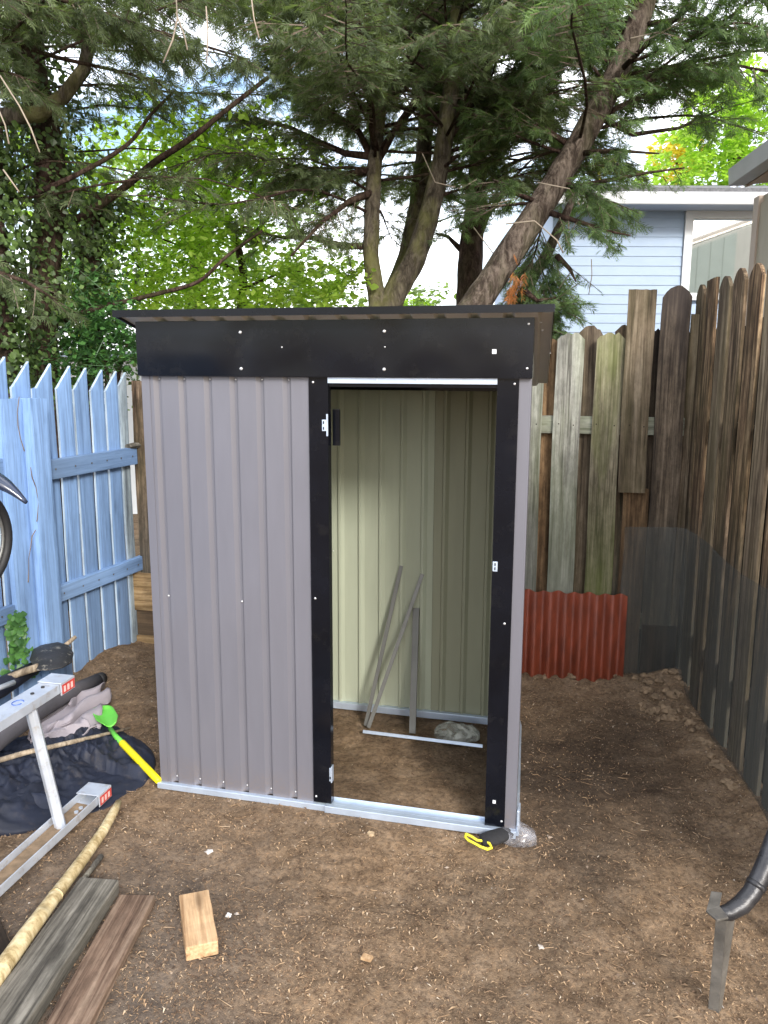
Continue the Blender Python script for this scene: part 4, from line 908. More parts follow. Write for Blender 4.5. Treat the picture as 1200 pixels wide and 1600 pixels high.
def ivy_patch():
    o = thing('ivy', bpt(.5, .02), 'strip of green ivy climbing the blue fence beside its post', 'ivy')
    n = 260; t = rng.random(n); x = 18+14*t+rng.normal(size=n)*(3+7*t); y = 955+100*t
    P = np.array([PL(a, b, BP+np.array([.028, 0, 0]), BN) for a, b in zip(x, y)]); P[:, 0] += rng.random(n)*.03
    Nn = np.tile(np.array([1, -.4, .35]), (n, 1))+rng.normal(size=(n, 3))*.35; Nn /= np.linalg.norm(Nn, axis=1, keepdims=True)
    V, k = leaf_soup(P, Nn, rng.uniform(.022, .042, n), 1.0); tri_mesh('leaves', V, 4, M_ivyf, np.repeat(rng.random(n), k), o)
    MB().tube([PL(x_, y_, BP+np.array([.02, 0, 0]), BN) for x_, y_ in ((22, 955), (28, 990), (30, 1020), (34, 1055))], .003, 6).build('stem', M_twig, o)
M_ivyf = leafmat('mid_green_ivy_leaf', (.04, .11, .035), (.10, .24, .06), .2, .4)
ivy_patch()
for pts_, lab in (([(48, 730), (50, 745), (56, 762), (60, 785), (58, 812), (57, 815)], 'upper dead ivy tendril clinging to the blue fence post'), ([(56, 828), (50, 838), (48, 855), (45, 872), (45, 892), (44, 910)], 'lower dead ivy tendril clinging to the blue fence post')):
    o = MB().tube([PL(x, y, BP+np.array([.094, 0, 0]), BN) for x, y in pts_], .0022, 5, jit=.8).build('ivy_tendril', M_twig); tag(o, lab, 'ivy stem')
    mb = MB()
o = MB().tube([PL(x, y, BP+np.array([.052, 0, 0]), BN) for x, y in ((30, 620), (27, 645), (28, 665), (32, 685), (38, 705))], .0025, 5, jit=.9).build('ivy_tendril', M_twig); tag(o, 'short dead ivy tendril high on the blue post in its shaded side', 'ivy stem')

# ================================================================== BICYCLE hung on the blue fence at the left edge
bike = thing('childrens_bicycle', (-1.0, -.05, .8), 'childrens bicycle hung on the blue fence at the left edge', 'bicycle')
def bike_build():
    R_ = .19; wc = DP(-50, 848, 2.68); fw = np.array([.075, 1, 0]); fw /= np.linalg.norm(fw); sdv = np.cross(fw, [0, 0, 1.]); up = np.array([0, 0, 1.])
    def circ(c, r, n=40): return [c+fw*math.cos(a)*r+up*math.sin(a)*r for a in np.linspace(0, 2*PI, n+1)[:-1]]
    def torus(c, r, rt, nm, mt, n=48, sg=10, par=bike):
        vs = []; fs = []
        for i in range(n):
            a = 2*PI*i/n; d = fw*math.cos(a)+up*math.sin(a)
            for j in range(sg): b = 2*PI*j/sg; vs.append(c+d*(r+rt*math.cos(b))+sdv*rt*math.sin(b))
        for i in range(n):
            for j in range(sg): fs.append((i*sg+j, i*sg+(j+1) % sg, ((i+1) % n)*sg+(j+1) % sg, ((i+1) % n)*sg+j))
        return MB().add(vs, fs).build(nm, mt, par, smooth=True)
    wheels = [wc, wc-fw*.62]
    for c in wheels:
        w_ = torus(c, R_-.014, .017, 'tyre', M_rubber); torus(c, R_-.036, .006, 'rim', M_rail, par=w_)
        m = MB()
        for k in range(20):
            a = 2*PI*k/20; m.tube([c, c+(fw*math.cos(a)+up*math.sin(a))*(R_-.04)], .0012, 4)
        s = m.build('spokes', M_alu, w_); MB().tube([c-sdv*.045, c+sdv*.045], .014, 12).build('hub', M_alu, w_, smooth=True)
    bb = wc-fw*.26+up*(-.02); seat = DP(-22, 762, 2.62); st = seat+up*.0; head = wheels[1]+up*.26+fw*.06
    for a, b, r in ((bb, st-up*.03, .014), (bb, head, .017), (st-up*.06, head, .012), (bb, wc, .009), (st-up*.06, wc, .008), (head, wheels[1], .012), (head, head+up*.14, .011)):
        MB().tube([a, b], r, 10).build('frame_tube', M_bikeblue, bike, smooth=True)
    hb = head+up*.15; MB().tube([hb-sdv*.22+up*.03, hb-sdv*.08, hb+sdv*.08, hb+sdv*.22+up*.03], .010, 10).build('handlebar', M_rubber, bike, smooth=True)
    # saddle with drooping nose
    nose = DP(41, 785, 2.60); tail = DP(-40, 742, 2.62); ax = nose-tail; n = 14; vs = []; fs = []; sg = 12; L = np.linalg.norm(ax); ax /= L; s2 = np.cross(ax, up); s2 /= np.linalg.norm(s2); u2 = np.cross(s2, ax)
    for i in range(n+1):
        t = i/n; wdt = .055*(1-t)**1.1+.008; hh = .028*(1-t)**.9+.006; dz = .02*math.sin(t*PI)
        for j in range(sg): b = 2*PI*j/sg; vs.append(tail+ax*L*t+s2*wdt*math.cos(b)+u2*(hh*math.sin(b)+dz))
    fs = [(i*sg+j, i*sg+(j+1) % sg, (i+1)*sg+(j+1) % sg, (i+1)*sg+j) for i in range(n) for j in range(sg)]+[tuple(range(sg)), tuple(range(n*sg, (n+1)*sg))]
    MB().add(vs, fs).build('saddle', M_saddle, bike, smooth=True)
    MB().tube([bb-sdv*.03, bb+sdv*.03], .028, 12).build('crank', M_rubber, bike, smooth=True)
    hk = bpt(-.35, .02); MB().tube([(hk[0]-.01, hk[1], 1.28), (hk[0]+.12, hk[1], 1.28), (hk[0]+.13, hk[1], 1.32)], .006, 8).build('wall_hook', M_galv, bike, smooth=True)
M_saddle = paint('glossy_black_saddle', (.02, .03, .06), .15, 0, .2, 10, bmp=.05, spec=.8)
bike_build()

# ================================================================== BENT PLATE AND PIPE, lower right
pl_ = thing('downpipe_stand', G(1112, 1585), 'curved black pipe welded to a bent steel plate standing in the dirt', 'pipe bracket')
def stand():
    b0 = G(1122, 1583); hx = CAM; 
    # height of the plate so that its top edge reads at the surveyed level
    zt = PL(1103, 1428, (b0[0], b0[1], 0), (ray(1112, 1500)[0], ray(1112, 1500)[1], 0))[2]
    rr = np.array(_r0); fwv = np.array([_sy, _cy, 0.])
    c0 = b0; w_ = .036; t = .005
    a0 = G(1106, 1576); a1 = G(1122, 1584); zt = PL(1120, 1441, a1, fwv)[2]; n_ = np.array([-(a1-a0)[1], (a1-a0)[0], 0]); n_ /= np.linalg.norm(n_)
    m = MB(); m.hexa([a0, a1, a1+n_*t, a0+n_*t]+[p+np.array([0, 0, zt+.03]) for p in (a0, a1, a1+n_*t, a0+n_*t)]); m.build('upright_plate', M_plate, pl_, bevel=.001)
    m = MB(); m.hexa([a1+rr*.0005, a1+rr*.0005+n_*.02+rr*.003, a1+n_*.022+rr*.0, a1+n_*t]+[p+np.array([0, 0, zt+.03]) for p in (a1+rr*.0005, a1+rr*.0005+n_*.045+rr*.012, a1+n_*.05+rr*.008, a1+n_*t)]); m.build('upright_plate', M_plate, pl_, bevel=.001)
    zc = zt+.034; h0, h1 = G(1103, 1427, zc), G(1120, 1441, zc)
    for q in ([h0, G(1124, 1419, zc+.001), G(1128, 1398, zc+.001), G(1111, 1396, zc)], [h0+[0, 0, .0012], h1, G(1138, 1437, zc), G(1124, 1419, zc)]):
        MB().prism([p+np.array([0, 0, .001]) for p in q], (0, 0, .006)).build('folded_flap', M_plate, pl_, bevel=.001)
    d0 = np.linalg.norm((h1-CAM)@FW); dd = float((h1-CAM)@FW)
    pts = [DP(1118, 1428, dd+.05), DP(1138, 1426, dd+.06), DP(1158, 1414, dd+.07), DP(1174, 1396, dd+.08), DP(1187, 1372, dd+.09), DP(1199, 1345, dd+.10), DP(1215, 1300, dd+.12), DP(1226, 1240, dd+.14), DP(1228, 1180, dd+.15)]
    MB().tube(pts, [.014, .021, .024, .024, .0245, .025, .025, .025, .025], 18, jit=.03).build('curved_pipe', M_pipe, pl_, smooth=True)
    MB().tube([pts[3]*.6+pts[4]*.4, pts[3]*.3+pts[4]*.7], .0262, 18).build('weld_ring', M_pipe, pl_, smooth=True)
    e = pts[-1]; MB().tube([e, e*1.0+np.array([.10, .05, 0]), np.array([e[0]+.12, e[1]+.06, 0])], .025, 14).build('curved_pipe', M_pipe, pl_, smooth=True)
stand()

# ================================================================== BUILDINGS BEHIND
def house_blue():
    dist = 12.; fwv = np.array([_sy, _cy, 0.]); rr = _r0; o = thing('blue_house', tuple((CAM*[1, 1, 0]+fwv*dist)), 'pale blue house with lap siding and white gutter beyond the fence', 'house')
    C0 = CAM*[1, 1, 0]+fwv*dist
    def hp(px, py): d = (px-600)/F; e = ray(px, py); k = dist/(e@fwv); return (CAM+e*k-C0)@rr, (CAM+e*k)[2]
    def P(l, z, off=0.): return C0+rr*l+fwv*off+np.array([0, 0, z])
    xl = hp(862, 400)[0]; xr = hp(1235, 400)[0]+1.2
    zt = hp(1083, 330)[1]; wl_, wz1 = hp(1083, 341); wr_, wz0 = hp(1245, 458)[0], hp(1083, 458)[1]
    # wall as lap boards: each is a piece
    MB().hexa([P(xl, 0, .06), P(xr, 0, .06), P(xr, 0, 6), P(xl, 0, 6), P(xl, zt, .06), P(xr, zt, .06), P(xr, zt, 6), P(xl, zt, 6)]).build('wall', M_siding, o)
    z = .6; ex = .134
    zs_ = []
    while z < zt-.02: zs_.append(z); z += ex
    for z in zs_:
        z1 = min(z+ex, zt); segs = [(xl, xr)]
        if z1 > wz0-.12 and z < wz1+.14: segs = [(xl, wl_-.12), (wr_+.12, xr)]
        for a, b in segs:
            MB().hexa([P(a, z, .0), P(b, z, .0), P(b, z, .06), P(a, z, .06), P(a, z1+.004, .012), P(b, z1+.004, .012), P(b, z1+.004, .06), P(a, z1+.004, .06)]).build('siding_board', M_siding, o)
    for nm, q in (('window_frame', None),):
        m = MB()
        def fr(a, b, c, d, t0=-.035, t1=.058): m.hexa([P(a, c, t0), P(b, c, t0), P(b, c, t1), P(a, c, t1), P(a, d, t0), P(b, d, t0), P(b, d, t1), P(a, d, t1)])
        fr(wl_-.115, wl_, wz0-.1, wz1+.12); fr(wr_, wr_+.115, wz0-.1, wz1+.12); fr(wl_, wr_, wz0-.1, wz0); fr(wl_, wr_, wz1, wz1+.12)
        wf = m.build('window_frame', M_white, o)
        m = MB(); m.hexa([P(wl_, wz0, .02), P(wr_, wz0, .02), P(wr_, wz0, .03), P(wl_, wz0, .03), P(wl_, wz1, .02), P(wr_, wz1, .02), P(wr_, wz1, .03), P(wl_, wz1, .03)])
        gm, nt, b_ = newmat('reflective_window_glass'); b_.inputs['Base Color'].default_value = (.86, .90, .90, 1); b_.inputs['Metallic'].default_value = 1; b_.inputs['Roughness'].default_value = .03
        m.build('pane', gm, wf)
    # frieze, soffit, gutter, roof
    zg0, zg1 = hp(1083, 324)[1], hp(1083, 306)[1]
    gx = hp(948, 316)[0]-.4
    m = MB(); m.hexa([P(xl-.3, zt-.0, -.55), P(xr, zt-.0, -.55), P(xr, zt, .2), P(xl-.3, zt, .2), P(xl-.3, zt+.03, -.55), P(xr, zt+.03, -.55), P(xr, zt+.03, .2), P(xl-.3, zt+.03, .2)]); m.build('soffit', M_soffit, o)
    m = MB(); m.hexa([P(xl-.3, zt-.02, -.60), P(xr, zt-.02, -.60), P(xr, zt-.02, -.552), P(xl-.3, zt-.02, -.552), P(xl-.3, zt+.13, -.65), P(xr, zt+.13, -.65), P(xr, zt+.13, -.552), P(xl-.3, zt+.13, -.552)]); m.build('gutter', M_white, o, bevel=.01)
    m = MB(); m.hexa([P(xl-.3, zt+.14, -.545), P(xr, zt+.14, -.545), P(xr, zt+.9, 3), P(xl-.3, zt+.9, 3), P(xl-.3, zt+.2, -.56), P(xr, zt+.2, -.56), P(xr, zt+1.0, 3), P(xl-.3, zt+1.0, 3)]); m.build('roof', M_shingle, o)
    for px in (1150, 1163):
        l, z = hp(px, 290); m = MB(); m.tube([P(l, zt+.18, .1), P(l, zt+.45, .1)], .04, 10); m.build('roof_vent', M_alu, o, smooth=True)
house_blue()
def house_tan():
    d = np.array([-.141, 1, 0]); d /= np.linalg.norm(d); s = np.array([d[1], -d[0], 0])   # d north, s east
    yc = 3.45; r = ray(1186, 330); C0 = CAM+r*((yc-CAM[1])/r[1]); C0[2] = 0
    o = thing('tan_house', tuple(C0), 'beige house corner with gutter above the tall right fence', 'house')
    def P(e, n, z): return C0+s*e+d*n+np.array([0, 0, z])
    xe = -.25; r = ray(1140, 282)
    # eave height from where the gutter end is seen
    def solve(px, py):
        rr_ = ray(px, py); A_ = np.array([rr_, -d]).T; b_ = (P(xe-.10, 0, 0)-CAM); t = np.linalg.lstsq(A_[:2], b_[:2], rcond=None)[0]; return CAM+rr_*t[0], t[1]
    e0, n0 = solve(1141, 284); ze = e0[2]; pit = .36; run = 7.
    m = MB(); m.hexa([P(0, -3., 0), P(run, -3., 0), P(run, 0, 0), P(0, 0, 0), P(0, -3., ze+.0), P(run, -3., ze+pit*run), P(run, 0, ze+pit*run), P(0, 0, ze)]); w_ = m.build('wall', M_tansiding, o)
    # vertical boards, each a batten-jointed panel on the two visible faces
    k = 0
    for i in range(18):
        a = i*.30; MB().hexa([P(a+.006, .0, .4), P(a+.294, .0, .4), P(a+.294, .018, .4), P(a+.006, .018, .4), P(a+.006, .0, ze+pit*a-.05), P(a+.294, .0, ze+pit*(a+.29)-.05), P(a+.294, .018, ze+pit*(a+.29)-.05), P(a+.006, .018, ze+pit*a-.05)]).build('siding_panel', M_greensiding, o)
    MB().hexa([P(.0, .019, 2.05), P(5.4, .019, 2.05), P(5.4, .026, 2.05), P(0, .026, 2.05), P(.0, .019, 2.08), P(5.4, .019, 2.08), P(5.4, .026, 2.08), P(0, .026, 2.08)]).build('belt_trim', M_greensiding, o)
    for i in range(9):
        a = -i*.30-.07; MB().hexa([P(-.018, a-.294, .4), P(0, a-.294, .4), P(0, a-.006, .4), P(-.018, a-.006, .4), P(-.018, a-.294, ze-.05), P(0, a-.294, ze-.05), P(0, a-.006, ze-.05), P(-.018, a-.006, ze-.05)]).build('siding_panel', M_tansiding, o)
    MB().hexa([P(-.03, -.07, .4), P(.0, -.07, .4), P(.0, .03, .4), P(-.03, .03, .4), P(-.03, -.07, ze), P(0, -.07, ze), P(0, .03, ze), P(-.03, .03, ze)]).build('corner_board', M_tantrim, o)
    # roof slab with overhang, white rake board on the north gable
    zz = lambda e: ze+.06+pit*(e-xe)
    m = MB(); m.hexa([P(xe, -3., zz(xe)-.02), P(run, -3., zz(run)-.02), P(run, n0, zz(run)-.02), P(xe, n0, zz(xe)-.02), P(xe, -3., zz(xe)), P(run, -3., zz(run)), P(run, n0, zz(run)), P(xe, n0, zz(xe))]); m.build('roof', M_shingle, o)
    m = MB(); m.hexa([P(xe, n0+.0, zz(xe)-.09), P(run, n0, zz(run)-.09), P(run, n0+.03, zz(run)-.09), P(xe, n0+.03, zz(xe)-.09), P(xe, n0, zz(xe)), P(run, n0, zz(run)), P(run, n0+.03, zz(run)), P(xe, n0+.03, zz(xe))]); m.build('rake_board', M_tantrim, o)
    m = MB(); m.hexa([P(xe-.10, -3., ze-.02), P(xe-.004, -3., ze-.02), P(xe-.004, n0+.03, ze-.02), P(xe-.10, n0+.03, ze-.02), P(xe-.11, -3., ze+.08), P(xe-.004, -3., ze+.08), P(xe-.004, n0+.03, ze+.08), P(xe-.11, n0+.03, ze+.08)]); m.build('gutter', M_gutter, o, bevel=.004)
    m = MB(); m.hexa([P(xe+.005, -3., ze-.02), P(-.02, -3., ze+.0), P(-.02, n0, ze+.0), P(xe+.005, n0, ze-.02), P(xe+.005, -3., ze+.0), P(-.02, -3., ze+.02), P(-.02, n0, ze+.02), P(xe+.005, n0, ze+.0)]); m.build('soffit', M_tantrim, o)
house_tan()

def far_backdrop():  # added pale block, a bright stand-in for sky behind the fence gaps
    c = DP(215, 600, 9.); o = thing('added_pale_block', c*[1, 1, 0], 'pale low building added for the bright sky between the blue fence end and the shed', 'backdrop')
    a = DP(60, 576, 9.)*[1, 1, 0]; b = DP(330, 576, 9.)*[1, 1, 0]; dn = np.array([_sy, _cy, 0])*3
    MB().hexa([a, b, b+dn, a+dn]+[p+[0, 0, 1.78] for p in (a, b, b+dn, a+dn)]).build('wall', M_white, o)
    MB().hexa([a+[0, 0, 1.785]-dn*.05, b+[0, 0, 1.785]-dn*.05, b+dn+[0, 0, 1.785], a+dn+[0, 0, 1.785]]+[p+[0, 0, 1.84] for p in (a-dn*.05, b-dn*.05, b+dn, a+dn)]).build('roof', M_soffit, o)
far_backdrop()
# ================================================================== TREES
# how thick the conifer foliage stands over the yard, by bearing (columns) and height (rows)
DEN = np.array([[.8, .75, .85, .9, .95, 1, 1, .95, .95, .95, .95, .95],
                [.7, .45, .75, .95, .95, 1, .95, .9, .9, .95, .95, .85],
                [.7, .4, .5, .9, 1, .95, .85, .85, .8, .95, .85, .2],
                [.45, .3, .25, .4, .9, .85, .5, .65, .75, .8, .4, .03],
                [.3, .3, .2, .4, .75, .65, .3, .55, .6, .55, .0, 0],
                [.3, .25, .25, .5, .7, .6, .05, .12, .8, .10, 0, 0],
                [.3, .3, .2, 0, 0, 0, 0, 0, .6, 0, 0, 0]])
GAPS = [(95, 110, 40, 45), (200, 225, 32, 38), (330, 75, 16, 22), (640, 165, 14, 30), (890, 130, 16, 26), (900, 200, 18, 20), (1040, 235, 55, 40), (700, 420, 60, 55), (1190, 95, 22, 22), (500, 430, 22, 40), (790, 95, 14, 14), (460, 395, 30, 22), (145, 210, 18, 18), (655, 330, 12, 40), (815, 240, 20, 26), (1000, 305, 30, 12)]
TRUNKS = []   # visible trunk spines: (px polyline, half width, depth)
def density(P):
    d = P-CAM; z = d@FW; x = 600+F*(d@RT)/z; y = 800-F*(d@UP)/z
    out = (x < -150) | (x > 1350) | (y < -200) | (z < .5)
    ci = np.clip(x/100-.5, 0, 10.999); ri = np.clip(y/80-.5, 0, 5.999); i = ci.astype(int); j = ri.astype(int); u = ci-i; v = ri-j
    D_ = (DEN[j, i]*(1-u)+DEN[j, i+1]*u)*(1-v)+(DEN[j+1, i]*(1-u)+DEN[j+1, i+1]*u)*v
    for gx_, gy_, ra, rb_ in GAPS: D_ = np.where(((x-gx_)/ra)**2+((y-gy_)/rb_)**2 < 1+.7*(vnoise(x/17, y/17, 5)-.5), D_*.12, D_)
    for spine, hw, dep_ in TRUNKS:
        for (x0, y0), (x1, y1) in zip(spine[:-1], spine[1:]):
            t = np.clip(((x-x0)*(x1-x0)+(y-y0)*(y1-y0))/((x1-x0)**2+(y1-y0)**2), 0, 1); dd = np.hypot(x-(x0+t*(x1-x0)), y-(y0+t*(y1-y0)))
            D_ = np.where((dd < hw) & (z < dep_+.15), D_*.10, D_)
    D_ = np.where(y > 600, 0, D_)
    return np.where(out, .35, D_), x, y, z

def spray_templates(kind):
    T = []
    for v in range(8):
        r = np.random.default_rng(100+v+kind*10); tri = []
        n = r.integers(5, 8); L = 1.; bend = r.uniform(-.25, .25); dr = r.uniform(-.3, .02)
        tri.append([(0, -.022, 0), (L, bend, dr), (0, .022, 0)])
        for i in range(n):
            s0 = (i+.4+r.uniform(-.2, .2))/(n+.3); ln = (.55*(1-s0)**.6+.14)*r.uniform(.6, 1.3)
            for sg in (-1, 1):
                if r.random() < .12: continue
                a = math.radians(r.uniform(22, 48)); x0 = s0*L; y0 = bend*s0; dz = dr*s0; w_ = r.uniform(.045, .08)
                ex, ey, ez = x0+ln*math.cos(a), y0+sg*ln*math.sin(a), dz-.16*ln+r.uniform(-.09, .09)
                px_, py_ = -math.sin(a)*sg*w_, math.cos(a)*w_
                tri.append([(x0, y0, dz), (x0+ln*.35*math.cos(a)+px_, y0+sg*ln*.35*math.sin(a)+py_, dz), (ex, ey, ez)])
        T.append(np.array(tri).reshape(-1, 3))
    return T
SPR = spray_templates(0)
def spray_soup(P, Dr, size):
    Vs = []; At = []
    which = rng.integers(0, len(SPR), len(P))
    for t in range(len(SPR)):
        m = which == t; n = m.sum()
        if not n: continue
        d = Dr[m]/np.linalg.norm(Dr[m], axis=1, keepdims=True); up = np.tile(np.array([0, 0, 1.]), (n, 1))+rng.normal(size=(n, 3))*.55
        s = np.cross(up, d); s /= np.linalg.norm(s, axis=1, keepdims=True); u = np.cross(d, s); T = SPR[t]; sz = size[m][:, None, None]
        V = P[m][:, None]+sz*(T[None, :, 0:1]*d[:, None]+T[None, :, 1:2]*s[:, None]+T[None, :, 2:3]*u[:, None])
        Vs.append(V.reshape(-1, 3)); a = rng.random(n); At.append(np.repeat(a, len(T)))
    return np.concatenate(Vs), np.concatenate(At)
def curve(p0, p1, sag=0., n=9, wob=.04, bow=None):
    p0 = np.array(p0, float); p1 = np.array(p1, float); L = np.linalg.norm(p1-p0); out = []; o1, o2 = rng.normal(size=3), rng.normal(size=3)
    for i in range(n+1):
        t = i/n; w_ = math.sin(PI*t)*wob*L; out.append(p0+(p1-p0)*t+np.array([0, 0, sag*L*math.sin(PI*t)])+(o1*math.sin(t*6)+o2*math.cos(t*5))*w_*.5)
    return out
def foliate(limbs, tree, mat, twl=(.25, .55), gap=.036, spr=.070, per=.022, name='crown', extra=None, prob=.56):
    """limbs: polylines; grows twigs and sprays along them, thinned by how dense the crown is there"""
    TA, TB, SP, SD, SS = [], [], [], [], []
    for L_ in limbs:
        L_ = [np.array(p) for p in L_]; seg = [np.linalg.norm(b-a) for a, b in zip(L_[:-1], L_[1:])]; tot = sum(seg); s = .18*tot
        while s < tot:
            acc = 0
            for i, q_ in enumerate(seg):
                if acc+q_ >= s or i == len(seg)-1: break
                acc += q_
            f = min(1, (s-acc)/q_); p = L_[i]+(L_[i+1]-L_[i])*f; t = (L_[i+1]-L_[i])/q_; sd_ = np.cross(t, [0, 0, 1.]); sd_ /= np.linalg.norm(sd_)+1e-9
            for sg in (-1, 1):
                ln = rng.uniform(*twl)*(1.1-.55*s/tot); d = t*rng.uniform(.35, .9)+sd_*sg*rng.uniform(.6, 1.)+np.array([0, 0, rng.uniform(-.45, .15)])+rng.normal(size=3)*.12; d /= np.linalg.norm(d)
                TA.append(p); TB.append(p+d*ln)
            s += gap*rng.uniform(.7, 1.3)
    TA = np.array(TA); TB = np.array(TB); D_ = np.minimum(density(TA*.4+TB*.6)[0], np.maximum(density(TA)[0], .25)); D_ = np.where(density(TB)[0] < .11, D_*.2, D_); k = rng.random(len(TA)) < D_*prob; TA, TB = TA[k], TB[k]
    ln = np.linalg.norm(TB-TA, axis=1); cnt = np.maximum(2, (ln/per).astype(int)); idx = np.repeat(np.arange(len(TA)), cnt); f = rng.random(len(idx))**.8*.95+.05
    d = (TB-TA)/ln[:, None]; P = TA[idx]+(TB-TA)[idx]*f[:, None]; P[:, 2] -= .10*ln[idx]*f**2
    side = np.cross(d[idx], [0, 0, 1.]); side /= np.linalg.norm(side, axis=1, keepdims=True)+1e-9; sg = rng.choice([-1., 1.], len(idx))[:, None]
    Dr = d[idx]*rng.uniform(.5, 1.1, (len(idx), 1))+side*sg*rng.uniform(.1, .9, (len(idx), 1))+np.array([0, 0, -.35])+rng.normal(size=(len(idx), 3))*.28
    D2, x, y, z = density(P+Dr*spr*.5); k = rng.random(len(P)) < np.clip(D2*3, 0, 1); P, Dr = P[k], Dr[k]
    V, A_ = spray_soup(P, Dr, rng.uniform(.75, 1.35, len(P))*spr)
    Vt = tri_tubes(TA, TB-np.array([0, 0, 1])*(.10*ln)[:, None], np.full(len(TA), .0042), np.full(len(TA), .002))
    mi = np.concatenate([np.zeros(len(V)//3), np.ones(len(Vt)//3)]); o = tri_mesh(name, np.concatenate([V, Vt]), 0, [mat, M_twig], np.concatenate([A_, np.zeros(len(Vt))]), tree, mi)
    return len(V)//3
def px_line(pts, dep_): return [DP(p[0], p[1], dep_ if len(p) < 3 else p[2]) for p in pts]
def trunk_tube(pts, rads, tree, mat, nm='trunk', seg=14):
    P = [np.array(p) for p in pts]; Q = []; R_ = []
    n = len(P)
    for i in range(n-1):
        p_1 = P[max(i-1, 0)]; p2 = P[min(i+2, n-1)]
        for k in range(5):
            t = k/5; q_ = .5*((2*P[i])+(-p_1+P[i+1])*t+(2*p_1-5*P[i]+4*P[i+1]-p2)*t*t+(-p_1+3*P[i]-3*P[i+1]+p2)*t**3); Q.append(q_); R_.append(rads[i]*(1-t)+rads[i+1]*t)
    Q.append(P[-1]); R_.append(rads[-1]); return MB().tube(Q, R_, seg, jit=.12, mi=0).build(nm, mat, tree, smooth=True)
TOTAL = 0
def crossing(P):         # would this bough hide one of the bare stems?
    _, x, y, z = density(P); hit = False
    for spine, hw, dep_ in TRUNKS:
        for (x0, y0), (x1, y1) in zip(spine[:-1], spine[1:]):
            t = np.clip(((x-x0)*(x1-x0)+(y-y0)*(y1-y0))/((x1-x0)**2+(y1-y0)**2), 0, 1); dd = np.hypot(x-(x0+t*(x1-x0)), y-(y0+t*(y1-y0))); hit |= bool(((dd < hw) & (z < dep_) & (y > 60)).any())
    return hit
def autolimbs(stem, n, zlo, zhi, L0, L1, seed, azc=None, azw=PI, rise=(-.1, .35)):
    r = np.random.default_rng(seed); out = []; stem = [np.array(p) for p in stem]
    for i in range(n):
        z = zlo+(zhi-zlo)*(i+r.random())/n; p = None
        for a, b in zip(stem[:-1], stem[1:]):
            if min(a[2], b[2]) <= z <= max(a[2], b[2]): p = a+(b-a)*((z-a[2])/(b[2]-a[2])); break
        if p is None: p = stem[-1]+np.array([0, 0, z-stem[-1][2]])
        az = r.uniform(0, 2*PI) if azc is None else azc+r.uniform(-azw, azw); L = r.uniform(L0, L1); rs = r.uniform(*rise)
        e = p+np.array([math.sin(az)*L, math.cos(az)*L, rs*L]); cv = curve(p, e, sag=.06, n=8, wob=.05)
        if crossing(np.array(cv[2:])): continue
        out.append(cv)
    return out
def limb_objs(limbs, tree, mat, r0=.022, r1=.004, seg=7):
    for L_ in limbs: n = len(L_); MB().tube(L_, [r0+(r1-r0)*i/(n-1) for i in range(n)], seg, jit=.15).build('limb', mat, tree, smooth=True)

# --- forked conifer behind the shed
d1 = 6.0
T1 = thing('conifer_tree', (DP(590, 480, d1)*[1, 1, 0]), 'conifer forking into two mossy stems just above the shed roof', 'tree')
s_left = px_line([(590, 470), (580, 400), (582, 320), (586, 250)], d1)
base1 = DP(590, 480, d1)
TRUNKS += [([(590, 480), (580, 400), (584, 320), (586, 245)], 17, d1), ([(600, 478), (640, 425), (672, 330), (696, 215), (704, 140)], 20, d1), ([(640, 400), (655, 320), (664, 240)], 8, 6.6)]
trunk_tube([base1*[1, 1, 0]+[.04, .02, 0], base1*[1, 1, 0]+[.02, .0, 1.2], DP(592, 492, d1)], [.17, .14, .135], T1, M_bark)
trunk_tube([DP(588, 500, d1)]+s_left+px_line([(592, 190), (600, 120), (598, 40), (605, -120)], d1+.1), [.088, .068, .06, .06, .055, .05, .042, .035, .02], T1, M_bark, 'stem')
s_right = [DP(604, 500, d1)]+px_line([(615, 462), (648, 405), (672, 330), (690, 245), (703, 150), (712, 60), (718, -120)], d1)
trunk_tube(s_right, [.09, .09, .08, .074, .068, .062, .05, .03], T1, M_bark, 'stem')
lm = []
for pts in ([(582, 250), (560, 205), (520, 175), (470, 140), (420, 60)], [(584, 245), (540, 240), (500, 222), (455, 200), (400, 185), (330, 190)], [(590, 245), (615, 205), (650, 165), (690, 120), (740, 60)], [(588, 240), (578, 180), (574, 120), (560, 20)], [(592, 248), (625, 190), (665, 130), (680, 60)], [(700, 200), (735, 165), (790, 120), (850, 90)], [(698, 215), (740, 180), (800, 175), (850, 150)], [(580, 385), (540, 385), (490, 372), (430, 370), (370, 350)], [(584, 300), (545, 315), (500, 350), (455, 400)], [(585, 265), (530, 275), (480, 265), (430, 280)]):
    dz = rng.uniform(-.9, .5); lm.append(px_line([(x, y, d1+dz*i/(len(pts)-1)) for i, (x, y) in enumerate(pts)], d1))
limb_objs(lm, T1, M_barkdark, .030, .006)
au = autolimbs(s_left+px_line([(592, 190), (600, 120), (598, 40), (605, -120)], d1+.1), 34, 2.75, 5.2, 1.0, 2.4, 21)+autolimbs(s_right, 34, 2.9, 5.2, 1.0, 2.5, 22)
limb_objs(au, T1, M_barkdark, .013, .003, 5)
TOTAL += foliate(lm+lm+au, T1, M_conifer)
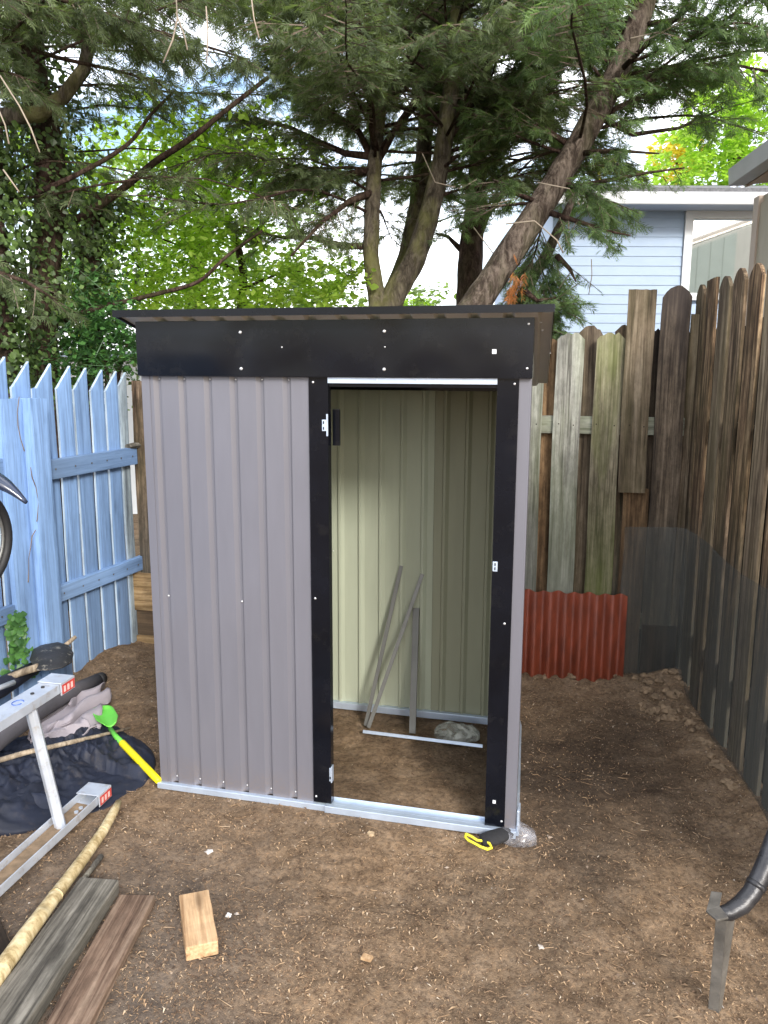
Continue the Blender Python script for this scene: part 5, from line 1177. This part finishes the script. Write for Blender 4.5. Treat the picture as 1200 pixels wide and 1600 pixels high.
# --- leaning rough-barked conifer on the right
d2 = 5.5
sp2 = [(700, 540), (742, 478), (800, 390), (868, 285), (925, 190), (975, 90), (1012, -10), (1060, -180)]
TRUNKS += [([(735, 485), (800, 390), (868, 285), (905, 225)], 24, d2), ([(920, 200), (975, 90)], 10, d2), ([(985, 70), (1015, -20)], 22, d2)]
P2 = px_line(sp2, d2); T2 = thing('conifer_tree', P2[0]*[1, 1, 0], 'leaning rough-barked conifer rising to the upper right behind the shed', 'tree')
trunk_tube([P2[0]*[1, 1, 0]+[-.5, .1, 0], P2[0]*[1, 1, .5]+[-.25, .05, 0]]+P2, [.15, .12, .104, .100, .094, .088, .083, .078, .072, .045], T2, M_barkrough)
trunk_tube(px_line([(800, 520), (818, 460), (850, 405), (872, 360), (900, 300)], 5.9), [.045, .045, .04, .035, .02], T2, M_barkrough, 'stem')
lm = []
for pts, dz in (([(868, 285), (900, 290), (950, 282), (1010, 270), (1070, 262)], -.3), ([(850, 330), (900, 345), (945, 360), (985, 368)], -.4), ([(925, 190), (980, 160), (1050, 130), (1130, 110)], .3), ([(1000, 40), (1060, 30), (1130, 40), (1200, 60)], -.4), ([(960, 120), (1020, 60), (1080, 10), (1130, -40)], -.8), ([(900, 235), (850, 200), (800, 190), (740, 210)], .2), ([(850, 320), (800, 300), (770, 280)], -.3), ([(985, 60), (940, 30), (880, 0)], .9), ([(820, 455), (840, 470), (870, 465)], -.1), ([(870, 400), (890, 420), (900, 440)], -.1), ([(805, 520), (850, 480), (880, 475)], .0), ([(930, 180), (990, 210), (1060, 200), (1130, 170)], -.2), ([(900, 240), (960, 235), (1030, 240)], -.5), ([(872, 280), (930, 310), (965, 318)], -.2)):
    lm.append(px_line([(x, y, d2+dz*i/(len(pts)-1)) for i, (x, y) in enumerate(pts)], d2))
limb_objs(lm, T2, M_barkdark, .022, .005)
for pts in ([(860, 400), (866, 430), (852, 480)], [(830, 450), (822, 480), (815, 510)], [(846, 410), (835, 450), (828, 490)], [(830, 490), (850, 500), (870, 510)], [(850, 340), (835, 400), (812, 440)]):
    e_ = px_line(pts, 5.75); limb_objs([e_], T2, M_barkdark, .008, .003, 5); lm += [e_, e_]
au = autolimbs(P2, 46, 2.7, 5.2, .9, 2.3, 23)
limb_objs(au, T2, M_barkdark, .013, .003, 5)
TOTAL += foliate(lm+lm+au, T2, M_conifer2)
# dead orange spray hanging by its foot
n = 26; c = DP(806, 450, 5.25); P = c+rng.normal(size=(n, 3))*[.03, .03, .07]; V, A_ = spray_soup(P, np.tile([0, 0, -1.], (n, 1))+rng.normal(size=(n, 3))*.25, rng.uniform(.05, .1, n)); tri_mesh('dead_spray', V, 0, M_rust, A_, T2)['kind'] = 'stuff'
# --- dark-trunked conifer farther back
d3 = 7.5
T3 = thing('conifer_tree', DP(735, 480, d3)*[1, 1, 0], 'dark red-trunked conifer between the forked tree and leaning trunk', 'tree')
P3 = px_line([(735, 560), (734, 480), (735, 400), (742, 340), (745, 280), (752, 200), (760, 80), (770, -150)], d3)
trunk_tube([P3[0]*[1, 1, 0]]+P3, [.16, .14, .125, .115, .10, .085, .07, .06, .04], T3, M_barkdark)
lm = [px_line(p, d3) for p in ([(735, 405), (715, 385), (700, 370), (680, 365)], [(745, 380), (760, 340), (790, 290), (830, 250)], [(742, 330), (720, 270), (700, 230)], [(750, 300), (790, 260), (860, 230)])]
limb_objs(lm, T3, M_barkdark, .035, .008)
au = autolimbs(P3, 40, 3.0, 6.4, .9, 2.6, 24); limb_objs(au, T3, M_barkdark, .014, .003, 5)
TOTAL += foliate(lm+lm+au, T3, M_conifer)
# --- pale straight trunk between the fork stems
d5 = 6.9; T5 = thing('conifer_tree', DP(640, 480, d5)*[1, 1, 0], 'grey trunk seen through the fork of the two mossy stems', 'tree')
P5 = px_line([(606, 520), (612, 470), (636, 400), (652, 320), (662, 240), (668, 150), (676, 40), (690, -150)], d5)
trunk_tube([P5[0]*[1, 1, 0]]+P5, [.11, .10, .09, .08, .075, .07, .06, .05, .03], T5, M_bark)
au = autolimbs(P5, 18, 3.2, 5.8, .8, 2.0, 25); limb_objs(au, T5, M_barkdark, .013, .003, 5)
TOTAL += foliate(au, T5, M_conifer)
# --- conifer at the upper left with a bent limb, its trunk outside the frame; hangs nearest
d4 = 5.2
T4 = thing('conifer_tree', DP(-140, 480, d4)*[1, 1, 0], 'conifer at the upper left with a bent mossy limb under its boughs', 'tree')
P4 = px_line([(-140, 620), (-130, 400), (-110, 200), (-90, 0), (-80, -150)], d4)
trunk_tube([P4[0]*[1, 1, 0]]+P4, [.16, .15, .14, .12, .10, .07], T4, M_barkdark)
lm = [px_line([(-100, 215), (-20, 185), (60, 178), (100, 150), (130, 110), (142, 60), (150, 20)], 5.0), px_line([(-90, 20), (0, 60), (90, 90), (180, 110), (260, 130)], 4.8), px_line([(-90, -60), (40, -20), (160, 20), (280, 60), (380, 90)], 4.6), px_line([(-100, 60), (0, 110), (60, 130)], 4.4), px_line([(-110, 330), (-20, 420), (40, 440), (90, 470)], 4.6), px_line([(-100, -80), (60, -60), (200, -20), (330, 10)], 5.2)]
limb_objs(lm[:1], T4, M_bark, .06, .03, 12); limb_objs(lm[1:], T4, M_barkdark, .022, .005)
au = autolimbs(P4, 40, 2.6, 5.0, 1.2, 3.2, 26, azc=1.3, azw=1.3); limb_objs(au, T4, M_barkdark, .013, .003, 5)
TOTAL += foliate(lm[1:]+lm[1:]+au, T4, M_conifer)
# low pale drooping bough at the far left
lb_ = [px_line([(-100, 420), (-20, 425), (30, 440), (70, 462), (95, 490)], 4.5), px_line([(-100, 430), (-20, 445), (30, 470), (60, 500)], 4.4)]
# dark diagonal limbs crossing the leafy part
def lone(name, pts, dep_, r0, r1, label, tree, mt=M_barkdark):
    return trunk_tube(px_line(pts, dep_), list(np.linspace(r0, r1, len(pts))), tree, mt, 'limb', 8)
lone('limb', [(118, 345), (185, 300), (240, 255), (300, 215), (350, 175), (420, 120)], 5.6, .030, .014, '', T4)
lone('limb', [(60, 300), (130, 268), (200, 225), (235, 180), (275, 140)], 5.0, .018, .008, '', T4)
lone('limb', [(100, 500), (150, 482), (200, 470), (250, 458), (310, 440), (355, 400), (410, 360)], 5.4, .020, .009, '', T4, M_barkdark)
for pts in ([(0, 118), (30, 165), (48, 200), (62, 238)], [(-5, 165), (8, 195), (14, 225)], [(275, -10), (277, 30), (270, 62), (255, 98)], [(275, 20), (288, 55), (293, 78)], [(322, 10), (325, 50), (323, 98)], [(5, 265), (30, 300)], [(392, -10), (397, 30), (405, 60)]):
    MB().tube(px_line(pts, 3.9), [.004]*len(pts), 5, jit=.3).build('dead_twig', M_paletwig, T4, smooth=True)
# --- extra hanging twigs in front of trunks (bare, pale)
for pts, dp_ in (([(840, 285), (890, 295), (905, 320)], 5.2), ([(790, 350), (835, 345), (870, 375), (880, 395)], 5.2), ([(740, 355), (770, 395), (778, 420)], 5.8), ([(810, 310), (745, 325), (700, 330)], 5.8), ([(985, 60), (1030, 50), (1065, 60)], 5.0), ([(1005, 65), (1035, 50), (1070, 30)], 5.0), ([(660, 240), (680, 285), (720, 295), (745, 280)], 5.6), ([(924, 405), (925, 430), (920, 460)], 8.)):
    MB().tube(px_line(pts, dp_), [.0045]*len(pts), 5, jit=.3).build('dead_twig', M_paletwig, T2, smooth=True)

# --- broadleaf helpers
def leafy(tree, blobs, dep_, n, size, mat, dd=.6, name='crown', asp=.7, thin=1.):
    """clusters of leaves along twigs radiating through the crown volume"""
    VV = []; AA = []
    for (cx, cy, rx, ry), m in zip(blobs, n):
        k = max(3, m//14); q = rng.normal(size=(k, 2)); q /= np.maximum(1, np.linalg.norm(q, axis=1, keepdims=True)/1.5)
        cen = np.array([DP(cx+a*rx*.7, cy+b*ry*.7, dep_+rng.uniform(-dd, dd)) for a, b in q])
        dr = rng.normal(size=(k, 3)); dr[:, 2] -= .1; dr /= np.linalg.norm(dr, axis=1, keepdims=True); ln = rng.uniform(.18, .40, k)
        idx = np.repeat(np.arange(k), 14); f = np.tile(np.linspace(0, 1, 14), k)-.5; P = cen[idx]+dr[idx]*(ln[idx]*f)[:, None]+rng.normal(size=(k*14, 3))*.022
        Nn = rng.normal(size=(len(P), 3))*.45+np.array([0, 0, 1.]); Nn[:, 2] = abs(Nn[:, 2]); Nn /= np.linalg.norm(Nn, axis=1, keepdims=True)
        V, kk = leaf_soup(P, Nn, rng.uniform(.45, 1.35, len(P))*size, asp); VV.append(V); AA.append(np.repeat(np.clip(rng.random(len(P))*.7+rng.random(k)[idx]*.3, 0, 1), kk))
        Vt = tri_tubes(cen-dr*ln[:, None]*.5, cen+dr*ln[:, None]*.5, np.full(k, .003), np.full(k, .0015)); VV.append(Vt); AA.append(np.full(len(Vt), .0))
    return tri_mesh(name, np.concatenate(VV), 0, mat, np.concatenate(AA), tree)
# bright leafy tree left of centre
d6 = 6.6
T6 = thing('leafy_tree', DP(378, 480, d6+.6)*[1, 1, 0], 'bright green broadleaf tree behind the left side of the shed', 'tree')
P6 = px_line([(378, 560), (377, 480), (380, 430), (370, 380), (350, 320), (380, 250), (400, 180)], d6+.4); trunk_tube([P6[0]*[1, 1, 0]]+P6, [.06, .05, .04, .035, .03, .02, .015, .008], T6, M_barkdark, seg=10)
limb_objs([px_line(p, d6+.2) for p in ([(378, 430), (330, 400), (270, 380), (220, 360)], [(372, 390), (420, 340), (460, 280)], [(360, 340), (300, 300), (250, 250)], [(380, 450), (430, 430), (490, 420)])], T6, M_barkdark, .016, .004)
leafy(T6, [(60, 300, 60, 70), (95, 420, 50, 60), (30, 210, 40, 50), (20, 480, 40, 50), (130, 480, 50, 40), (90, 250, 40, 30), (540, 440, 40, 30), (310, 235, 60, 30), (240, 340, 110, 80), (210, 430, 110, 70), (330, 290, 100, 70), (420, 270, 90, 60), (330, 400, 120, 70), (470, 440, 70, 45), (160, 250, 60, 50), (250, 190, 60, 50), (410, 465, 80, 25), (290, 470, 80, 35), (120, 330, 60, 60), (380, 200, 70, 40)], d6-.0, [420, 320, 260, 220, 260, 220, 260, 380, 1500, 1500, 1400, 1250, 1500, 600, 450, 380, 500, 500, 380, 500], .062, M_leaf, .7)
T10 = thing('leafy_tree', DP(300, 480, 10.)*[1, 1, 0], 'hazy pale green tree farther off behind the bright broadleaf tree', 'tree')
trunk_tube([DP(300, 560, 10.3)*[1, 1, 0], DP(300, 560, 10.3), DP(310, 400, 10.3), DP(330, 250, 10.3)], [.16, .14, .09, .04], T10, M_barkdark)
leafy(T10, [(300, 430, 160, 60), (450, 420, 90, 60), (220, 330, 110, 80), (380, 310, 110, 80), (500, 465, 60, 22), (120, 420, 70, 80), (660, 455, 30, 20)], 10., [1900, 1300, 1300, 1300, 500, 600, 120], .085, M_paleleaf, .8)
# ivied trunks at the left
def ivied(pts, dep_, r, nleaf, label, spread=1.):
    t = thing('ivy_clad_tree', DP(pts[0][0], 560, dep_)*[1, 1, 0], label, 'tree'); P = px_line(pts, dep_); trunk_tube([P[0]*[1, 1, 0]]+P, [r]*(len(P)+1), t, M_barkdark)
    Q = np.array(P); i = rng.integers(0, len(Q)-1, nleaf); f = rng.random(nleaf)[:, None]; C = Q[i]*(1-f)+Q[i+1]*f; a = rng.uniform(0, 2*PI, nleaf); nrm = np.stack([np.cos(a), np.sin(a), np.zeros(nleaf)], -1)
    rr = r*1.1+np.abs(rng.normal(size=nleaf))*.13*spread*(.4+1.2*vnoise(C[:, 2]*3+a*1.5, a*2, 3)); X_ = C+nrm*rr[:, None]; Nn = nrm+rng.normal(size=(nleaf, 3))*.5+[0, 0, .4]; Nn /= np.linalg.norm(Nn, axis=1, keepdims=True)
    V, kk = leaf_soup(X_, Nn, rng.uniform(.022, .05, nleaf), .95); tri_mesh('ivy_leaves', V, 0, M_ivy, np.repeat(rng.random(nleaf), kk), t); return t
ivied([(70, 640), (66, 500), (72, 400), (80, 300), (70, 200), (50, 120), (40, 20), (30, -120)], 5.4, .10, 3900, 'tall trunk thickly clad in dark ivy behind the blue fence', 1.2)
ivied([(145, 640), (143, 520), (140, 440), (142, 370), (160, 310)], 5.9, .08, 2200, 'shorter ivy clad trunk right of the tall ivied one', 1.1)
ivied([(5, 640), (2, 540), (-10, 420), (-20, 300), (-20, 200)], 5.0, .09, 3200, 'ivied reddish trunk at the far left edge behind the pickets', 1.0)
# low bush behind the end of the blue fence
Bh = thing('shrub', DP(170, 560, 5.6)*[1, 1, 0], 'olive green shrub behind the far end of the blue fence', 'shrub')
limb_objs([px_line([(170, 640), (165, 560), (150, 500)], 5.6), px_line([(175, 640), (190, 560), (205, 520)], 5.6)], Bh, M_barkdark, .02, .006)
leafy(Bh, [(165, 525, 50, 45), (195, 545, 28, 30), (110, 540, 60, 50), (40, 530, 60, 60), (150, 470, 50, 40)], 5.6, [1300, 450, 900, 800, 700], .040, M_ivy2 if False else M_ivyf, .4)
# bright foliage behind the right hand house, yellow shrub top, far pale conifer gaps
T7 = thing('leafy_tree', DP(1150, 300, 14.)*[1, 1, 0], 'yellow green broadleaf tree rising over the roofs at the right', 'tree')
trunk_tube([DP(1150, 300, 14.5)*[1, 1, 0], DP(1150, 300, 14.5), DP(1140, 180, 14.5), DP(1150, 80, 14.5)], [.22, .15, .10, .04], T7, M_barkdark)
leafy(T7, [(1150, 200, 80, 70), (1090, 250, 70, 50), (1170, 140, 60, 45), (1190, 260, 50, 60), (1040, 290, 50, 20)], 14., [3600, 1900, 1500, 1200, 500], .10, M_leaf2 if False else M_leaf, .9)
T8 = thing('leafy_tree', DP(1050, 300, 17.)*[1, 1, 0], 'small yellow leaved tree glimpsed above the blue house roof', 'tree')
trunk_tube([DP(1060, 300, 17.2)*[1, 1, 0], DP(1060, 300, 17.2), DP(1060, 240, 17.2)], [.15, .1, .04], T8, M_barkdark)
leafy(T8, [(1060, 245, 40, 32), (945, 258, 16, 14)], 17., [1500, 160], .11, M_yleaf, .5)
T9 = thing('shrub', DP(645, 470, 12.)*[1, 1, 0], 'yellow green shrub top peeping over the middle of the shed roof', 'shrub')
trunk_tube([DP(645, 520, 12.)*[1, 1, 0], DP(645, 480, 12.)], [.06, .03], T9, M_barkdark)
leafy(T9, [(645, 478, 30, 12)], 12., [700], .07, M_leaf, .3)
if bpy.app.debug_value == 77: print('spray triangles', TOTAL)
